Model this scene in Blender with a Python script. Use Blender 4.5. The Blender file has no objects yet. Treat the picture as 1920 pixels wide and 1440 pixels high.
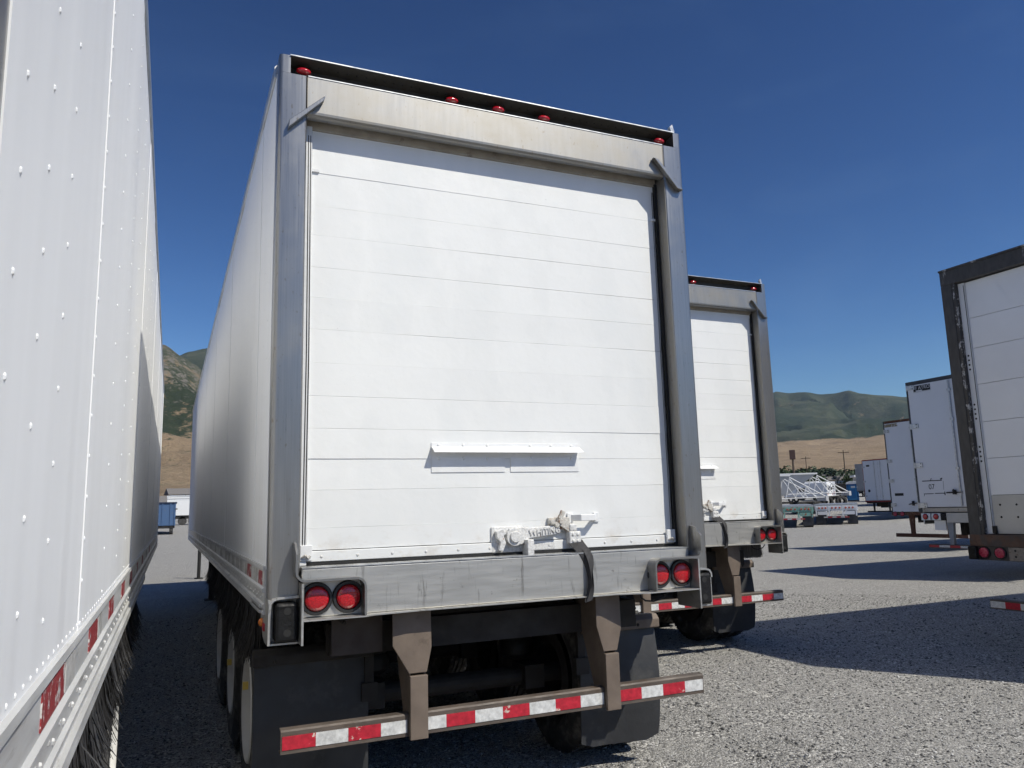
import bpy, math, random
import numpy as np
from mathutils import Vector, Matrix, noise

# ------------------------------------------------------------------ camera, sky, sun, exposure
SC = bpy.context.scene
COL = SC.collection
R = math.radians
random.seed(7)

cam_d = bpy.data.cameras.new('camera')
cam = bpy.data.objects.new('camera', cam_d)
COL.objects.link(cam)
SC.camera = cam
yaw, pitch, roll = -0.4181, 0.159, -0.0277
CAM = Vector((-0.4594, -3.9904, 1.6458))
fw = Vector((-math.sin(yaw) * math.cos(pitch), math.cos(yaw) * math.cos(pitch), math.sin(pitch)))
r0 = Vector((math.cos(yaw), math.sin(yaw), 0))
u0 = r0.cross(fw)
rr = math.cos(roll) * r0 + math.sin(roll) * u0
uu = -math.sin(roll) * r0 + math.cos(roll) * u0
mw = Matrix(((rr.x, uu.x, -fw.x, CAM.x), (rr.y, uu.y, -fw.y, CAM.y), (rr.z, uu.z, -fw.z, CAM.z), (0, 0, 0, 1)))
cam.matrix_world = mw
cam_d.sensor_width = 36
cam_d.lens = 27.245
cam_d.clip_start = 0.02
cam_d.clip_end = 30000

to_sun = Vector((0.66, -1.0, 1.38)).normalized()
SUN_EL = math.asin(to_sun.z)
SUN_AZ = math.atan2(to_sun.x, to_sun.y)          # clockwise from +y

world = bpy.data.worlds.new('World')
SC.world = world
world.use_nodes = True
wn, wl = world.node_tree.nodes, world.node_tree.links
wn.clear()
w_out = wn.new('ShaderNodeOutputWorld')
w_bg = wn.new('ShaderNodeBackground')
sky = wn.new('ShaderNodeTexSky')
sky.sky_type = 'NISHITA'
sky.sun_disc = False
sky.sun_elevation = SUN_EL
sky.sun_rotation = SUN_AZ
sky.altitude = 0
sky.air_density = 1.0
sky.dust_density = 0.4
sky.ozone_density = 3.0
w_bg.inputs['Strength'].default_value = 0.05
# thin high cirrus wisps mixed over the sky
w_tc = wn.new('ShaderNodeTexCoord')
w_map = wn.new('ShaderNodeMapping')
w_map.inputs['Rotation'].default_value = (0.2, 0.1, 0.5)
w_map.inputs['Scale'].default_value = (1.2, 4.5, 9.0)
w_n = wn.new('ShaderNodeTexNoise')
w_n.inputs['Scale'].default_value = 1.6
w_n.inputs['Detail'].default_value = 6
w_n.inputs['Distortion'].default_value = 0.8
w_r = wn.new('ShaderNodeValToRGB')
w_r.color_ramp.elements[0].position = 0.5
w_r.color_ramp.elements[0].color = (0, 0, 0, 1)
w_r.color_ramp.elements[1].position = 0.9
w_r.color_ramp.elements[1].color = (0.05, 0.05, 0.05, 1)
w_mix = wn.new('ShaderNodeMixRGB')
w_mix.inputs['Color2'].default_value = (6.0, 6.6, 7.4, 1)
wl.new(w_tc.outputs['Generated'], w_map.inputs['Vector'])
wl.new(w_map.outputs['Vector'], w_n.inputs['Vector'])
wl.new(w_n.outputs['Fac'], w_r.inputs['Fac'])
wl.new(w_r.outputs['Color'], w_mix.inputs['Fac'])
wl.new(sky.outputs['Color'], w_mix.inputs['Color1'])
w_hs = wn.new('ShaderNodeHueSaturation')
w_hs.inputs['Saturation'].default_value = 1.1
w_hs.inputs['Value'].default_value = 0.745
wl.new(w_mix.outputs['Color'], w_hs.inputs['Color'])
w_g = wn.new('ShaderNodeGamma')
w_g.inputs['Gamma'].default_value = 1.65
wl.new(w_hs.outputs['Color'], w_g.inputs['Color'])
wl.new(w_g.outputs['Color'], w_bg.inputs['Color'])
wl.new(w_bg.outputs['Background'], w_out.inputs['Surface'])

sun_d = bpy.data.lights.new('sun', 'SUN')
sun_d.energy = 4.7
sun_d.angle = R(0.53)
sun_d.color = (1.0, 0.955, 0.84)
sun = bpy.data.objects.new('sun', sun_d)
COL.objects.link(sun)
sun.rotation_mode = 'QUATERNION'
sun.rotation_quaternion = to_sun.to_track_quat('Z', 'Y')
sun.location = (20, -40, 60)

SC.view_settings.view_transform = 'Standard'
SC.view_settings.look = 'None'
SC.view_settings.exposure = 0.0
SC.view_settings.gamma = 1.0
SC.render.engine = 'CYCLES'
SC.cycles.use_denoising = True
SC.cycles.use_adaptive_sampling = True
SC.cycles.adaptive_threshold = 0.03
SC.cycles.max_bounces = 7
SC.cycles.diffuse_bounces = 6
SC.cycles.glossy_bounces = 3
SC.cycles.transmission_bounces = 3
SC.cycles.volume_bounces = 0
SC.cycles.caustics_reflective = False
SC.cycles.caustics_refractive = False


# ------------------------------------------------------------------ helpers
def tag(o, label=None, cat=None, group=None, kind=None):
    if label: o['label'] = label
    if cat: o['category'] = cat
    if group: o['group'] = group
    if kind: o['kind'] = kind
    return o


def empty(name, loc=(0, 0, 0), rz=0.0, label=None, cat=None, group=None):
    o = bpy.data.objects.new(name, None)
    COL.objects.link(o)
    o.empty_display_size = 0.3
    o.location = loc
    o.rotation_euler = (0, 0, rz)
    return tag(o, label, cat, group)


def link_mesh(name, me, mat, parent=None, bevel=0.0, smooth=False):
    o = bpy.data.objects.new(name, me)
    COL.objects.link(o)
    if mat: me.materials.append(mat)
    if parent is not None: o.parent = parent
    if smooth:
        me.shade_smooth()
        me.set_sharp_from_angle(angle=R(38))
    if bevel:
        b = o.modifiers.new('bevel', 'BEVEL')
        b.width = bevel
        b.segments = 2
        b.limit_method = 'ANGLE'
        b.angle_limit = R(40)
    return o


def copy_tree(o, parent=None):
    c = o.copy()
    COL.objects.link(c)
    c.parent = parent
    for ch in list(o.children):
        copy_tree(ch, c)
    return c


class MB:
    def __init__(self):
        self.v, self.f = [], []

    def add(self, vs, fs):
        n = len(self.v)
        self.v += [tuple(p) for p in vs]
        self.f += [tuple(i + n for i in f) for f in fs]
        return self

    def box(self, x0, x1, y0, y1, z0, z1):
        return self.add([(x0, y0, z0), (x1, y0, z0), (x1, y1, z0), (x0, y1, z0), (x0, y0, z1), (x1, y0, z1), (x1, y1, z1), (x0, y1, z1)],
                        [(3, 2, 1, 0), (4, 5, 6, 7), (0, 1, 5, 4), (1, 2, 6, 5), (2, 3, 7, 6), (3, 0, 4, 7)])

    def obox(self, c, ax, ay, az):
        """box from centre and three half-axis vectors"""
        c, ax, ay, az = map(Vector, (c, ax, ay, az))
        vs = [c + sx * ax + sy * ay + sz * az for sz in (-1, 1) for sx, sy in ((-1, -1), (1, -1), (1, 1), (-1, 1))]
        return self.add(vs, [(3, 2, 1, 0), (4, 5, 6, 7), (0, 1, 5, 4), (1, 2, 6, 5), (2, 3, 7, 6), (3, 0, 4, 7)])

    def prism(self, poly, axis, a0, a1):
        """2D polygon extruded along axis: x -> (a,p,q), y -> (p,a,q), z -> (p,q,a)"""
        def P(p, a):
            return {'x': (a, p[0], p[1]), 'y': (p[0], a, p[1]), 'z': (p[0], p[1], a)}[axis]
        n = len(poly)
        vs = [P(p, a0) for p in poly] + [P(p, a1) for p in poly]
        fs = [tuple(range(n))[::-1], tuple(range(n, 2 * n))] + [(i, (i + 1) % n, n + (i + 1) % n, n + i) for i in range(n)]
        return self.add(vs, fs)

    def strip(self, path, th, axis, a0, a1):
        """thin plate that follows a 2D path, extruded along axis"""
        pts = [Vector(p) for p in path]
        nrm = []
        for i in range(len(pts)):
            a = pts[max(i - 1, 0)]
            b = pts[min(i + 1, len(pts) - 1)]
            d = (b - a).normalized()
            nrm.append(Vector((-d.y, d.x)))
        for i in range(len(pts) - 1):
            h = th / 2
            q = [pts[i] - nrm[i] * h, pts[i + 1] - nrm[i + 1] * h, pts[i + 1] + nrm[i + 1] * h, pts[i] + nrm[i] * h]
            self.prism([tuple(p) for p in q], axis, a0, a1)
        return self

    def cyl(self, p0, p1, ra, rb=None, n=16, caps=True):
        rb = ra if rb is None else rb
        p0, p1 = Vector(p0), Vector(p1)
        d = (p1 - p0).normalized()
        u = d.orthogonal().normalized()
        w = d.cross(u)
        vs = []
        for p, r in ((p0, ra), (p1, rb)):
            for i in range(n):
                a = 2 * math.pi * i / n
                vs.append(p + (u * math.cos(a) + w * math.sin(a)) * r)
        fs = [(i, (i + 1) % n, n + (i + 1) % n, n + i) for i in range(n)]
        if caps:
            fs += [tuple(range(n))[::-1], tuple(range(n, 2 * n))]
        return self.add(vs, fs)

    def tube(self, pts, r, n=8):
        for a, b in zip(pts[:-1], pts[1:]):
            self.cyl(a, b, r, r, n)
        return self

    def lathe(self, prof, o, axis, n=24):
        """profile of (along axis, radius) around an axis through o"""
        o, d = Vector(o), Vector(axis).normalized()
        u = d.orthogonal().normalized()
        w = d.cross(u)
        vs, fs = [], []
        for h, r in prof:
            for i in range(n):
                a = 2 * math.pi * i / n
                vs.append(o + d * h + (u * math.cos(a) + w * math.sin(a)) * r)
        for k in range(len(prof) - 1):
            for i in range(n):
                j = (i + 1) % n
                fs.append((k * n + i, k * n + j, (k + 1) * n + j, (k + 1) * n + i))
        return self.add(vs, fs)

    def ball(self, c, rx, ry, rz, n=10, m=6):
        c = Vector(c)
        vs, fs = [], []
        for k in range(m + 1):
            t = math.pi * k / m
            for i in range(n):
                a = 2 * math.pi * i / n
                vs.append(c + Vector((rx * math.sin(t) * math.cos(a), ry * math.sin(t) * math.sin(a), rz * math.cos(t))))
        for k in range(m):
            for i in range(n):
                j = (i + 1) % n
                fs.append((k * n + i, (k + 1) * n + i, (k + 1) * n + j, k * n + j))
        return self.add(vs, fs)

    def dome(self, c, nrm, r, h, n=6):
        c, d = Vector(c), Vector(nrm)
        u = d.orthogonal().normalized()
        w = d.cross(u)
        vs = []
        for rad, hh in ((r, 0), (r * .75, h * .7)):
            for i in range(n):
                a = 2 * math.pi * i / n
                vs.append(c + d * hh + (u * math.cos(a) + w * math.sin(a)) * rad)
        vs.append(c + d * h)
        fs = [(i, (i + 1) % n, n + (i + 1) % n, n + i) for i in range(n)] + [(n + i, n + (i + 1) % n, 2 * n) for i in range(n)]
        return self.add(vs, fs)

    def mesh(self, name):
        me = bpy.data.meshes.new(name)
        me.from_pydata([tuple(p) for p in self.v], [], self.f)
        me.validate()
        return me

    def build(self, name, mat, parent=None, bevel=0.0, smooth=False):
        return link_mesh(name, self.mesh(name), mat, parent, bevel, smooth)


def box(name, mat, parent, *a, bevel=0.0):
    return MB().box(*a).build(name, mat, parent, bevel)


def grid_mesh(name, verts, quads):
    me = bpy.data.meshes.new(name)
    v = np.asarray(verts, dtype=np.float32)
    q = np.asarray(quads, dtype=np.int32)
    k = q.shape[1]
    me.vertices.add(len(v))
    me.vertices.foreach_set('co', v.ravel())
    me.loops.add(q.size)
    me.loops.foreach_set('vertex_index', q.ravel())
    me.polygons.add(len(q))
    me.polygons.foreach_set('loop_start', np.arange(0, q.size, k, dtype=np.int32))
    me.polygons.foreach_set('loop_total', np.full(len(q), k, dtype=np.int32))
    me.update(calc_edges=True)
    return me


def text_mesh(s, size, extrude=0.002):
    c = bpy.data.curves.new('lettering', 'FONT')
    c.body = s
    c.size = size
    c.extrude = extrude
    c.align_x = 'CENTER'
    c.align_y = 'CENTER'
    o = bpy.data.objects.new('lettering', c)
    COL.objects.link(o)
    bpy.context.view_layer.update()
    me = bpy.data.meshes.new_from_object(o.evaluated_get(bpy.context.evaluated_depsgraph_get()))
    bpy.data.objects.remove(o)
    bpy.data.curves.remove(c)
    return me


# ------------------------------------------------------------------ materials
class NT:
    def __init__(self, name):
        self.m = bpy.data.materials.new(name)
        self.m.use_nodes = True
        self.t = self.m.node_tree
        self.n, self.l = self.t.nodes, self.t.links
        self.b = self.n['Principled BSDF']

    def new(self, k, **kw):
        o = self.n.new(k)
        for a, b in kw.items():
            setattr(o, a, b)
        return o

    def link(self, a, b):
        self.l.new(a, b)

    def coords(self, scale=(1, 1, 1), kind='Object'):
        tc = self.new('ShaderNodeTexCoord')
        mp = self.new('ShaderNodeMapping')
        mp.inputs['Scale'].default_value = scale
        self.link(tc.outputs[kind], mp.inputs['Vector'])
        return mp.outputs['Vector']

    def noise(self, vec, scale, detail=4, rough=.55, dist=0.0):
        o = self.new('ShaderNodeTexNoise')
        o.inputs['Scale'].default_value = scale
        o.inputs['Detail'].default_value = detail
        o.inputs['Roughness'].default_value = rough
        o.inputs['Distortion'].default_value = dist
        self.link(vec, o.inputs['Vector'])
        return o.outputs['Fac']

    def ramp(self, fac, stops):
        o = self.new('ShaderNodeValToRGB')
        e = o.color_ramp.elements
        while len(e) < len(stops):
            e.new(.5)
        for x, (p, c) in zip(e, stops):
            x.position = p
            x.color = tuple(c) + (1,) if len(c) == 3 else c
        self.link(fac, o.inputs['Fac'])
        return o.outputs['Color']

    def mix(self, fac, a, b, mode='MIX'):
        o = self.new('ShaderNodeMixRGB', blend_type=mode)
        for s, v in (('Fac', fac), ('Color1', a), ('Color2', b)):
            if isinstance(v, (int, float)):
                o.inputs[s].default_value = v
            elif isinstance(v, tuple):
                o.inputs[s].default_value = v + (1,) if len(v) == 3 else v
            else:
                self.link(v, o.inputs[s])
        return o.outputs['Color']

    def math(self, op, a, b=0.0):
        o = self.new('ShaderNodeMath', operation=op)
        for i, v in enumerate((a, b)):
            if isinstance(v, (int, float)):
                o.inputs[i].default_value = v
            else:
                self.link(v, o.inputs[i])
        return o.outputs[0]

    def bump(self, h, strength=.3, dist=.01):
        o = self.new('ShaderNodeBump')
        o.inputs['Strength'].default_value = strength
        o.inputs['Distance'].default_value = dist
        self.link(h, o.inputs['Height'])
        self.link(o.outputs['Normal'], self.b.inputs['Normal'])


def g3(v):
    return (v, v, v)


def MAT(name, col, rough=.5, metal=0.0, var=.15, vscale=6.0, stretch=(1, 1, 1), dirt=None, bump=0.0, bscale=40, bdist=.004, rvar=.12, spec=.5):
    """paint / metal / rubber with uneven tone, optional dirt (colour, threshold, width, scale), fine relief"""
    t = NT(name)
    v = t.coords(stretch)
    n1 = t.noise(v, vscale, 6)
    lo = tuple(c * (1 - var) for c in col)
    hi = tuple(min(1, c * (1 + var)) for c in col)
    c = t.ramp(n1, [(.3, lo), (.7, hi)])
    if dirt:
        dc, thr, wid, ds = dirt
        n2 = t.noise(t.coords(stretch), ds, 8, .65)
        f = t.ramp(n2, [(thr, g3(0)), (min(1, thr + wid), g3(1))])
        c = t.mix(f, c, dc)
    t.link(c, t.b.inputs['Base Color'])
    r = t.ramp(t.noise(v, vscale * 2.3, 5), [(.3, g3(max(.03, rough - rvar))), (.7, g3(min(1, rough + rvar)))])
    t.link(r, t.b.inputs['Roughness'])
    t.b.inputs['Metallic'].default_value = metal
    t.b.inputs['Specular IOR Level'].default_value = spec
    if bump:
        t.bump(t.noise(t.coords((1, 1, 1)), bscale, 6), bump, bdist)
    return t.m


def mat_door_paint():
    t = NT('brushed white door paint')
    v = t.coords()
    patch = t.noise(t.coords((1.2, 1, .5)), 2.2, 4)
    c = t.ramp(patch, [(.36, (.725, .735, .73)), (.5, (.75, .755, .745)), (.52, (.762, .767, .757)), (.66, (.77, .775, .765))])
    fine = t.noise(t.coords((1, 1, 6)), 9, 8, .7)
    c = t.mix(t.ramp(fine, [(.55, g3(0)), (.85, g3(.35))]), c, (.66, .675, .69))
    chips = t.noise(v, 34, 4, .6)
    c = t.mix(t.ramp(chips, [(.735, g3(0)), (.76, g3(.8))]), c, (.5, .5, .49))
    # grime and rust splashes along the bottom of the door
    sep = t.new('ShaderNodeSeparateXYZ')
    t.link(v, sep.inputs[0])
    low = t.ramp(t.math('MULTIPLY_ADD', sep.outputs[2], -3.2), [(0, g3(0)), (1, g3(1))])
    mr = t.new('ShaderNodeMapRange')
    mr.inputs['From Min'].default_value = 1.62
    mr.inputs['From Max'].default_value = 1.38
    t.link(sep.outputs[2], mr.inputs['Value'])
    gr = t.math('MULTIPLY', mr.outputs[0], t.ramp(t.noise(t.coords((1, 1, 1.5)), 7, 8, .7), [(.5, g3(0)), (.78, g3(.8))]))
    c = t.mix(gr, c, (.45, .39, .31))
    t.link(c, t.b.inputs['Base Color'])
    t.b.inputs['Roughness'].default_value = .5
    h = t.math('ADD', t.noise(v, 5, 3), t.math('MULTIPLY', t.noise(v, 60, 5), .12))
    t.bump(h, .25, .012)
    return t.m


def mat_side(name, base=(.84, .845, .85)):
    t = NT(name)
    st = t.noise(t.coords((1, 5.5, .22)), 2.2, 8, .6)
    c = t.ramp(st, [(.32, tuple(x * .972 for x in base)), (.66, tuple(min(1, x * 1.02) for x in base))])
    smear = t.noise(t.coords((1, 2.0, .3)), 1.6, 6)
    c = t.mix(t.ramp(smear, [(.55, g3(0)), (.8, g3(.4))]), c, (.68, .68, .67))
    t.link(c, t.b.inputs['Base Color'])
    r = t.ramp(st, [(.3, g3(.42)), (.7, g3(.56))])
    t.link(r, t.b.inputs['Roughness'])
    t.b.inputs['Specular IOR Level'].default_value = .45
    t.bump(t.math('ADD', t.noise(t.coords((1, 1.2, .5)), 1.1, 2), t.math('MULTIPLY', t.noise(t.coords(), 90, 4), .01)), .3, .02)
    return t.m


def mat_steel(name, col, rough, stain, stretch=(9, 9, .35), stain_thr=.5, stain_col=(.46, .41, .33)):
    t = NT(name)
    g = t.noise(t.coords(stretch), 7, 8, .6)
    c = t.ramp(g, [(.3, tuple(x * .9 for x in col)), (.7, tuple(min(1, x * 1.07) for x in col))])
    s = t.noise(t.coords(), 3.4, 8, .66)
    f = t.ramp(s, [(stain_thr - .12, g3(0)), (stain_thr + .22, g3(stain))])
    c = t.mix(f, c, stain_col)
    sp = t.noise(t.coords((1, 1, .5)), 48, 3, .5)
    c = t.mix(t.ramp(sp, [(.64, g3(0)), (.72, g3(.6))]), c, (.2, .16, .12))
    t.link(c, t.b.inputs['Base Color'])
    t.b.inputs['Metallic'].default_value = .82
    rr_ = t.ramp(g, [(.3, g3(rough - .03)), (.7, g3(rough + .05))])
    rg = t.mix(f, rr_, g3(.6))
    t.link(rg, t.b.inputs['Roughness'])
    t.bump(t.math('ADD', t.noise(t.coords((1, 1, .4)), 3.0, 2), t.math('MULTIPLY', g, .008)), .12, .012)
    return t.m


def mat_sill():
    t = NT('scuffed stainless sill')
    base = t.noise(t.coords((.6, 1, 7)), 6, 8, .6)
    c = t.ramp(base, [(.3, (.455, .445, .42)), (.7, (.50, .49, .465))])
    drip = t.noise(t.coords((7, 1, .8)), 5.5, 6, .6, .4)
    c = t.mix(t.ramp(drip, [(.58, g3(0)), (.68, g3(.75))]), c, (.23, .22, .20))
    blot = t.noise(t.coords((1, 1, 1.2)), 14, 8, .75)
    c = t.mix(t.ramp(blot, [(.62, g3(0)), (.68, g3(.7))]), c, (.2, .19, .17))
    rust = t.noise(t.coords((3, 1, 1)), 3.1, 7, .7)
    c = t.mix(t.ramp(rust, [(.68, g3(0)), (.8, g3(.7))]), c, (.36, .24, .14))
    t.link(c, t.b.inputs['Base Color'])
    t.b.inputs['Metallic'].default_value = .75
    t.link(t.ramp(base, [(.3, g3(.36)), (.7, g3(.56))]), t.b.inputs['Roughness'])
    t.bump(t.noise(t.coords(), 4, 3), .12, .012)
    return t.m


def mat_worn(name, top, under, thr, scale=5, rough=.65, stretch=(1, 1, 1), metal=0.0, spread=.06, bd=.008):
    """paint worn through to what lies beneath it"""
    t = NT(name)
    n = t.noise(t.coords(stretch), scale, 10, .68)
    n2 = t.noise(t.coords(stretch), scale * 4, 6, .6)
    a = t.ramp(n2, [(.3, tuple(x * .7 for x in top)), (.7, tuple(min(1, x * 1.25) for x in top))])
    b = t.ramp(n2, [(.3, tuple(x * .6 for x in under)), (.7, tuple(min(1, x * 1.3) for x in under))])
    f = t.ramp(n, [(thr, g3(0)), (min(1, thr + spread), g3(1))])
    t.link(t.mix(f, a, b), t.b.inputs['Base Color'])
    t.b.inputs['Roughness'].default_value = rough
    t.b.inputs['Metallic'].default_value = metal
    t.bump(n, .35, bd)
    return t.m


def mat_lens():
    t = NT('red lamp lens')
    v = t.coords()
    vo = t.new('ShaderNodeTexVoronoi')
    vo.inputs['Scale'].default_value = 130
    t.link(v, vo.inputs['Vector'])
    c = t.ramp(vo.outputs['Distance'], [(.0, (.62, .012, .02)), (.7, (.36, .004, .012))])
    t.link(c, t.b.inputs['Base Color'])
    t.b.inputs['Roughness'].default_value = .16
    t.b.inputs['Coat Weight'].default_value = .6
    t.bump(vo.outputs['Distance'], .25, .003)
    return t.m


def mat_gravel(name, stones=False):
    t = NT(name)
    if stones:
        at = t.new('ShaderNodeAttribute', attribute_name='tone')
        c = t.ramp(at.outputs['Fac'], [(0, (.06, .06, .062)), (.25, (.11, .11, .108)), (.55, (.22, .216, .208)), (.85, (.38, .372, .358)), (1, (.66, .65, .63))])
        t.link(c, t.b.inputs['Base Color'])
        t.b.inputs['Roughness'].default_value = .85
        return t.m
    ge = t.new('ShaderNodeNewGeometry')
    pos = ge.outputs['Position']
    # warp so the chips are not even cells
    nz = t.new('ShaderNodeTexNoise')
    nz.inputs['Scale'].default_value = 9
    t.link(pos, nz.inputs['Vector'])
    wv = t.new('ShaderNodeVectorMath', operation='MULTIPLY_ADD')
    wv.inputs[1].default_value = (.035, .035, .035)
    t.link(nz.outputs['Color'], wv.inputs[0])
    t.link(pos, wv.inputs[2])
    v1 = t.new('ShaderNodeTexVoronoi')
    v1.inputs['Scale'].default_value = 62
    t.link(wv.outputs[0], v1.inputs['Vector'])
    v2 = t.new('ShaderNodeTexVoronoi')
    v2.inputs['Scale'].default_value = 140
    t.link(wv.outputs[0], v2.inputs['Vector'])
    s1 = t.new('ShaderNodeSeparateXYZ')
    t.link(v1.outputs['Color'], s1.inputs[0])
    s2 = t.new('ShaderNodeSeparateXYZ')
    t.link(v2.outputs['Color'], s2.inputs[0])
    a = t.ramp(s1.outputs[0], [(0, (.035, .035, .036)), (.22, (.12, .118, .115)), (.5, (.25, .245, .235)), (.85, (.42, .41, .392)), (1, (.66, .65, .62))])
    b = t.ramp(s2.outputs[0], [(0, (.07, .07, .069)), (.55, (.24, .235, .226)), (1, (.50, .49, .47))])
    pick = t.ramp(t.noise(pos, 3.0, 6, .6), [(.38, g3(0)), (.62, g3(1))])
    c = t.mix(pick, a, b)
    dust = t.ramp(t.noise(pos, .16, 5, .6), [(.42, g3(0)), (.72, g3(.55))])
    c = t.mix(dust, c, (.29, .283, .27))
    tr = t.new('ShaderNodeMapping')
    tr.inputs['Rotation'].default_value = (0, 0, R(28))
    tr.inputs['Scale'].default_value = (.06, 1.4, 1)
    t.link(pos, tr.inputs['Vector'])
    tracks = t.ramp(t.noise(tr.outputs['Vector'], .7, 5, .6), [(.56, g3(0)), (.74, g3(.45))])
    c = t.mix(tracks, c, (.36, .35, .33))
    dark = t.ramp(t.noise(pos, .45, 6, .7), [(.6, g3(0)), (.8, g3(.4))])
    c = t.mix(dark, c, (.14, .137, .132))
    c = t.mix(1.0, c, (1.17, 1.155, 1.13), 'MULTIPLY')
    t.link(c, t.b.inputs['Base Color'])
    t.b.inputs['Roughness'].default_value = .9
    h = t.math('ADD', t.math('MULTIPLY', v1.outputs['Distance'], -1.0), t.math('MULTIPLY', v2.outputs['Distance'], -.4))
    t.bump(h, .75, .018)
    return t.m


def mat_hills():
    t = NT('dry grass, shrub and rock hillside')
    ge = t.new('ShaderNodeNewGeometry')
    pos = ge.outputs['Position']
    at = t.new('ShaderNodeAttribute', attribute_name='cover')
    sep = t.new('ShaderNodeSeparateColor')
    t.link(at.outputs['Color'], sep.inputs[0])
    veg, rock, far = sep.outputs[0], sep.outputs[1], sep.outputs[2]
    n_big = t.noise(pos, .004, 8, .62)
    n_mid = t.noise(pos, .02, 8, .68)
    n_fine = t.noise(pos, .13, 9, .8)
    grass = t.ramp(n_mid, [(.3, (.24, .175, .112)), (.55, (.32, .24, .157)), (.75, (.39, .30, .195))])
    shrub = t.ramp(n_fine, [(.3, (.022, .031, .018)), (.6, (.042, .056, .032)), (.8, (.085, .09, .055))])
    shrub = t.mix(t.ramp(t.noise(pos, .0032, 7, .62, .5), [(.47, g3(0)), (.66, g3(.75))]), shrub, (.105, .11, .068))
    stone = t.ramp(n_fine, [(.3, (.12, .108, .092)), (.7, (.27, .245, .21))])
    f = t.math('ADD', veg, t.math('MULTIPLY', t.math('SUBTRACT', n_mid, .5), 1.9))
    f = t.math('ADD', f, t.math('MULTIPLY', t.math('SUBTRACT', n_big, .5), .9))
    f = t.math('ADD', f, t.math('MULTIPLY', t.math('SUBTRACT', n_fine, .5), 1.3))
    c = t.mix(t.ramp(f, [(.36, g3(0)), (.56, g3(1))]), grass, shrub)
    fr = t.math('ADD', rock, t.math('MULTIPLY', t.math('SUBTRACT', t.noise(pos, .09, 9, .8, .6), .5), 2.0))
    c = t.mix(t.ramp(fr, [(.55, g3(0)), (.68, g3(.9))]), c, stone)
    t.link(c, t.b.inputs['Base Color'])
    t.b.inputs['Roughness'].default_value = .95
    t.b.inputs['Specular IOR Level'].default_value = .1
    t.bump(t.noise(pos, .03, 9, .72), .9, 14)
    return t.m


def mat_leaf(name, col):
    t = NT(name)
    n = t.noise(t.coords(), 1.3, 5, .6)
    t.link(t.ramp(n, [(.3, tuple(x * .6 for x in col)), (.7, tuple(x * 1.4 for x in col))]), t.b.inputs['Base Color'])
    t.b.inputs['Roughness'].default_value = .7
    return t.m


DOOR = mat_door_paint()
SIDE = mat_side('white aluminium side skin')
POST = mat_steel('brushed stainless post', (.30, .297, .29), .30, .25, stretch=(16, 16, .3), stain_thr=.62)
HEAD = mat_steel('stained stainless header', (.29, .285, .275), .40, .8, stretch=(7, 9, .5), stain_thr=.46, stain_col=(.28, .26, .225))
SILL = mat_sill()
ALU = MAT('dull aluminium rail', (.56, .56, .55), .42, .8, .22, 5, (2, .5, 3), dirt=((.2, .18, .16), .62, .15, 9))
RAIL = MAT('white grimy lower rail', (.62, .62, .61), .4, .25, .15, 4, (2, .4, 4), dirt=((.28, .25, .21), .6, .16, 7))
STEEL_D = MAT('dark dirty chassis steel', (.022, .019, .017), .75, 0, .4, 5, dirt=((.045, .034, .026), .58, .2, 6), bump=.3)
CHAS_B = MAT('brown primed steel', (.145, .112, .088), .62, 0, .2, 7, dirt=((.07, .05, .036), .6, .2, 11), bump=.2)
RUBBER = MAT('black rubber', (.009, .009, .0095), .5, 0, .35, 8, dirt=((.05, .048, .045), .7, .2, 14), bump=.6, bscale=22, bdist=.012, spec=.25)
FLAP = MAT('rubber mud flap', (.03, .031, .034), .55, 0, .25, 4, dirt=((.085, .083, .08), .56, .25, 5), bump=.25, bscale=9, bdist=.02)
TYRE = MAT('dusty tyre rubber', (.035, .034, .033), .8, 0, .3, 8, dirt=((.20, .19, .175), .5, .25, 9), bump=.3)
RIM = MAT('white painted wheel rim', (.62, .61, .585), .45, 0, .12, 6, dirt=((.2, .16, .12), .64, .15, 8))
LENS = mat_lens()
GROM = MAT('black lamp grommet', (.016, .016, .017), .5, 0, .2, 9)
T_RED = mat_worn('red reflective tape', (.44, .018, .035), (.50, .42, .36), .61, 9, .38, spread=.03)
T_WHT = mat_worn('white reflective tape', (.60, .60, .59), (.30, .26, .21), .67, 9, .38, spread=.05)
T_RED_OLD = mat_worn('faded red tape', (.30, .03, .035), (.55, .52, .5), .56, 16, .45, spread=.03)
T_WHT_OLD = mat_worn('faded white tape', (.52, .51, .49), (.34, .33, .31), .5, 14, .45)
UG = MAT('weathered guard bar', (.10, .08, .066), .62, .1, .3, 6, (1, 1, 4), dirt=((.07, .045, .03), .52, .2, 9), bump=.3)
WHITE_P = MAT('thick white brush paint', (.74, .745, .745), .45, 0, .05, 9, dirt=((.30, .18, .09), .71, .06, 16), bump=.35, bscale=30)
LATCH = mat_worn('white paint over rust', (.66, .655, .64), (.26, .13, .06), .635, 20, .5, spread=.06, bd=.0015)
LATCH_R = mat_worn('rusty latch steel', (.52, .5, .46), (.22, .11, .055), .53, 26, .7, bd=.002)
STRAP = MAT('black webbing', (.035, .034, .036), .8, 0, .3, 40, (1, 1, .3), bump=.5, bscale=220, bdist=.002)
SEAL = MAT('aged beige seal', (.36, .325, .27), .7, 0, .2, 9, dirt=((.12, .10, .08), .6, .2, 12))
DARK = MAT('dark recess metal', (.045, .042, .038), .6, .3, .35, 7)  # uneven dark metal tone for lamp recess, roof cap and door backing
BLACK = MAT('flat black', (.012, .012, .012), .7, 0, .2, 6)
BRISTLE = MAT('black nylon bristle', (.022, .021, .021), .5, 0, .4, 30)
AMBER = MAT('amber lamp', (.7, .2, .03), .2, 0, .1, 10)
YELLOW = MAT('yellow tag', (.62, .45, .10), .55, 0, .1, 10)
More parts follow.
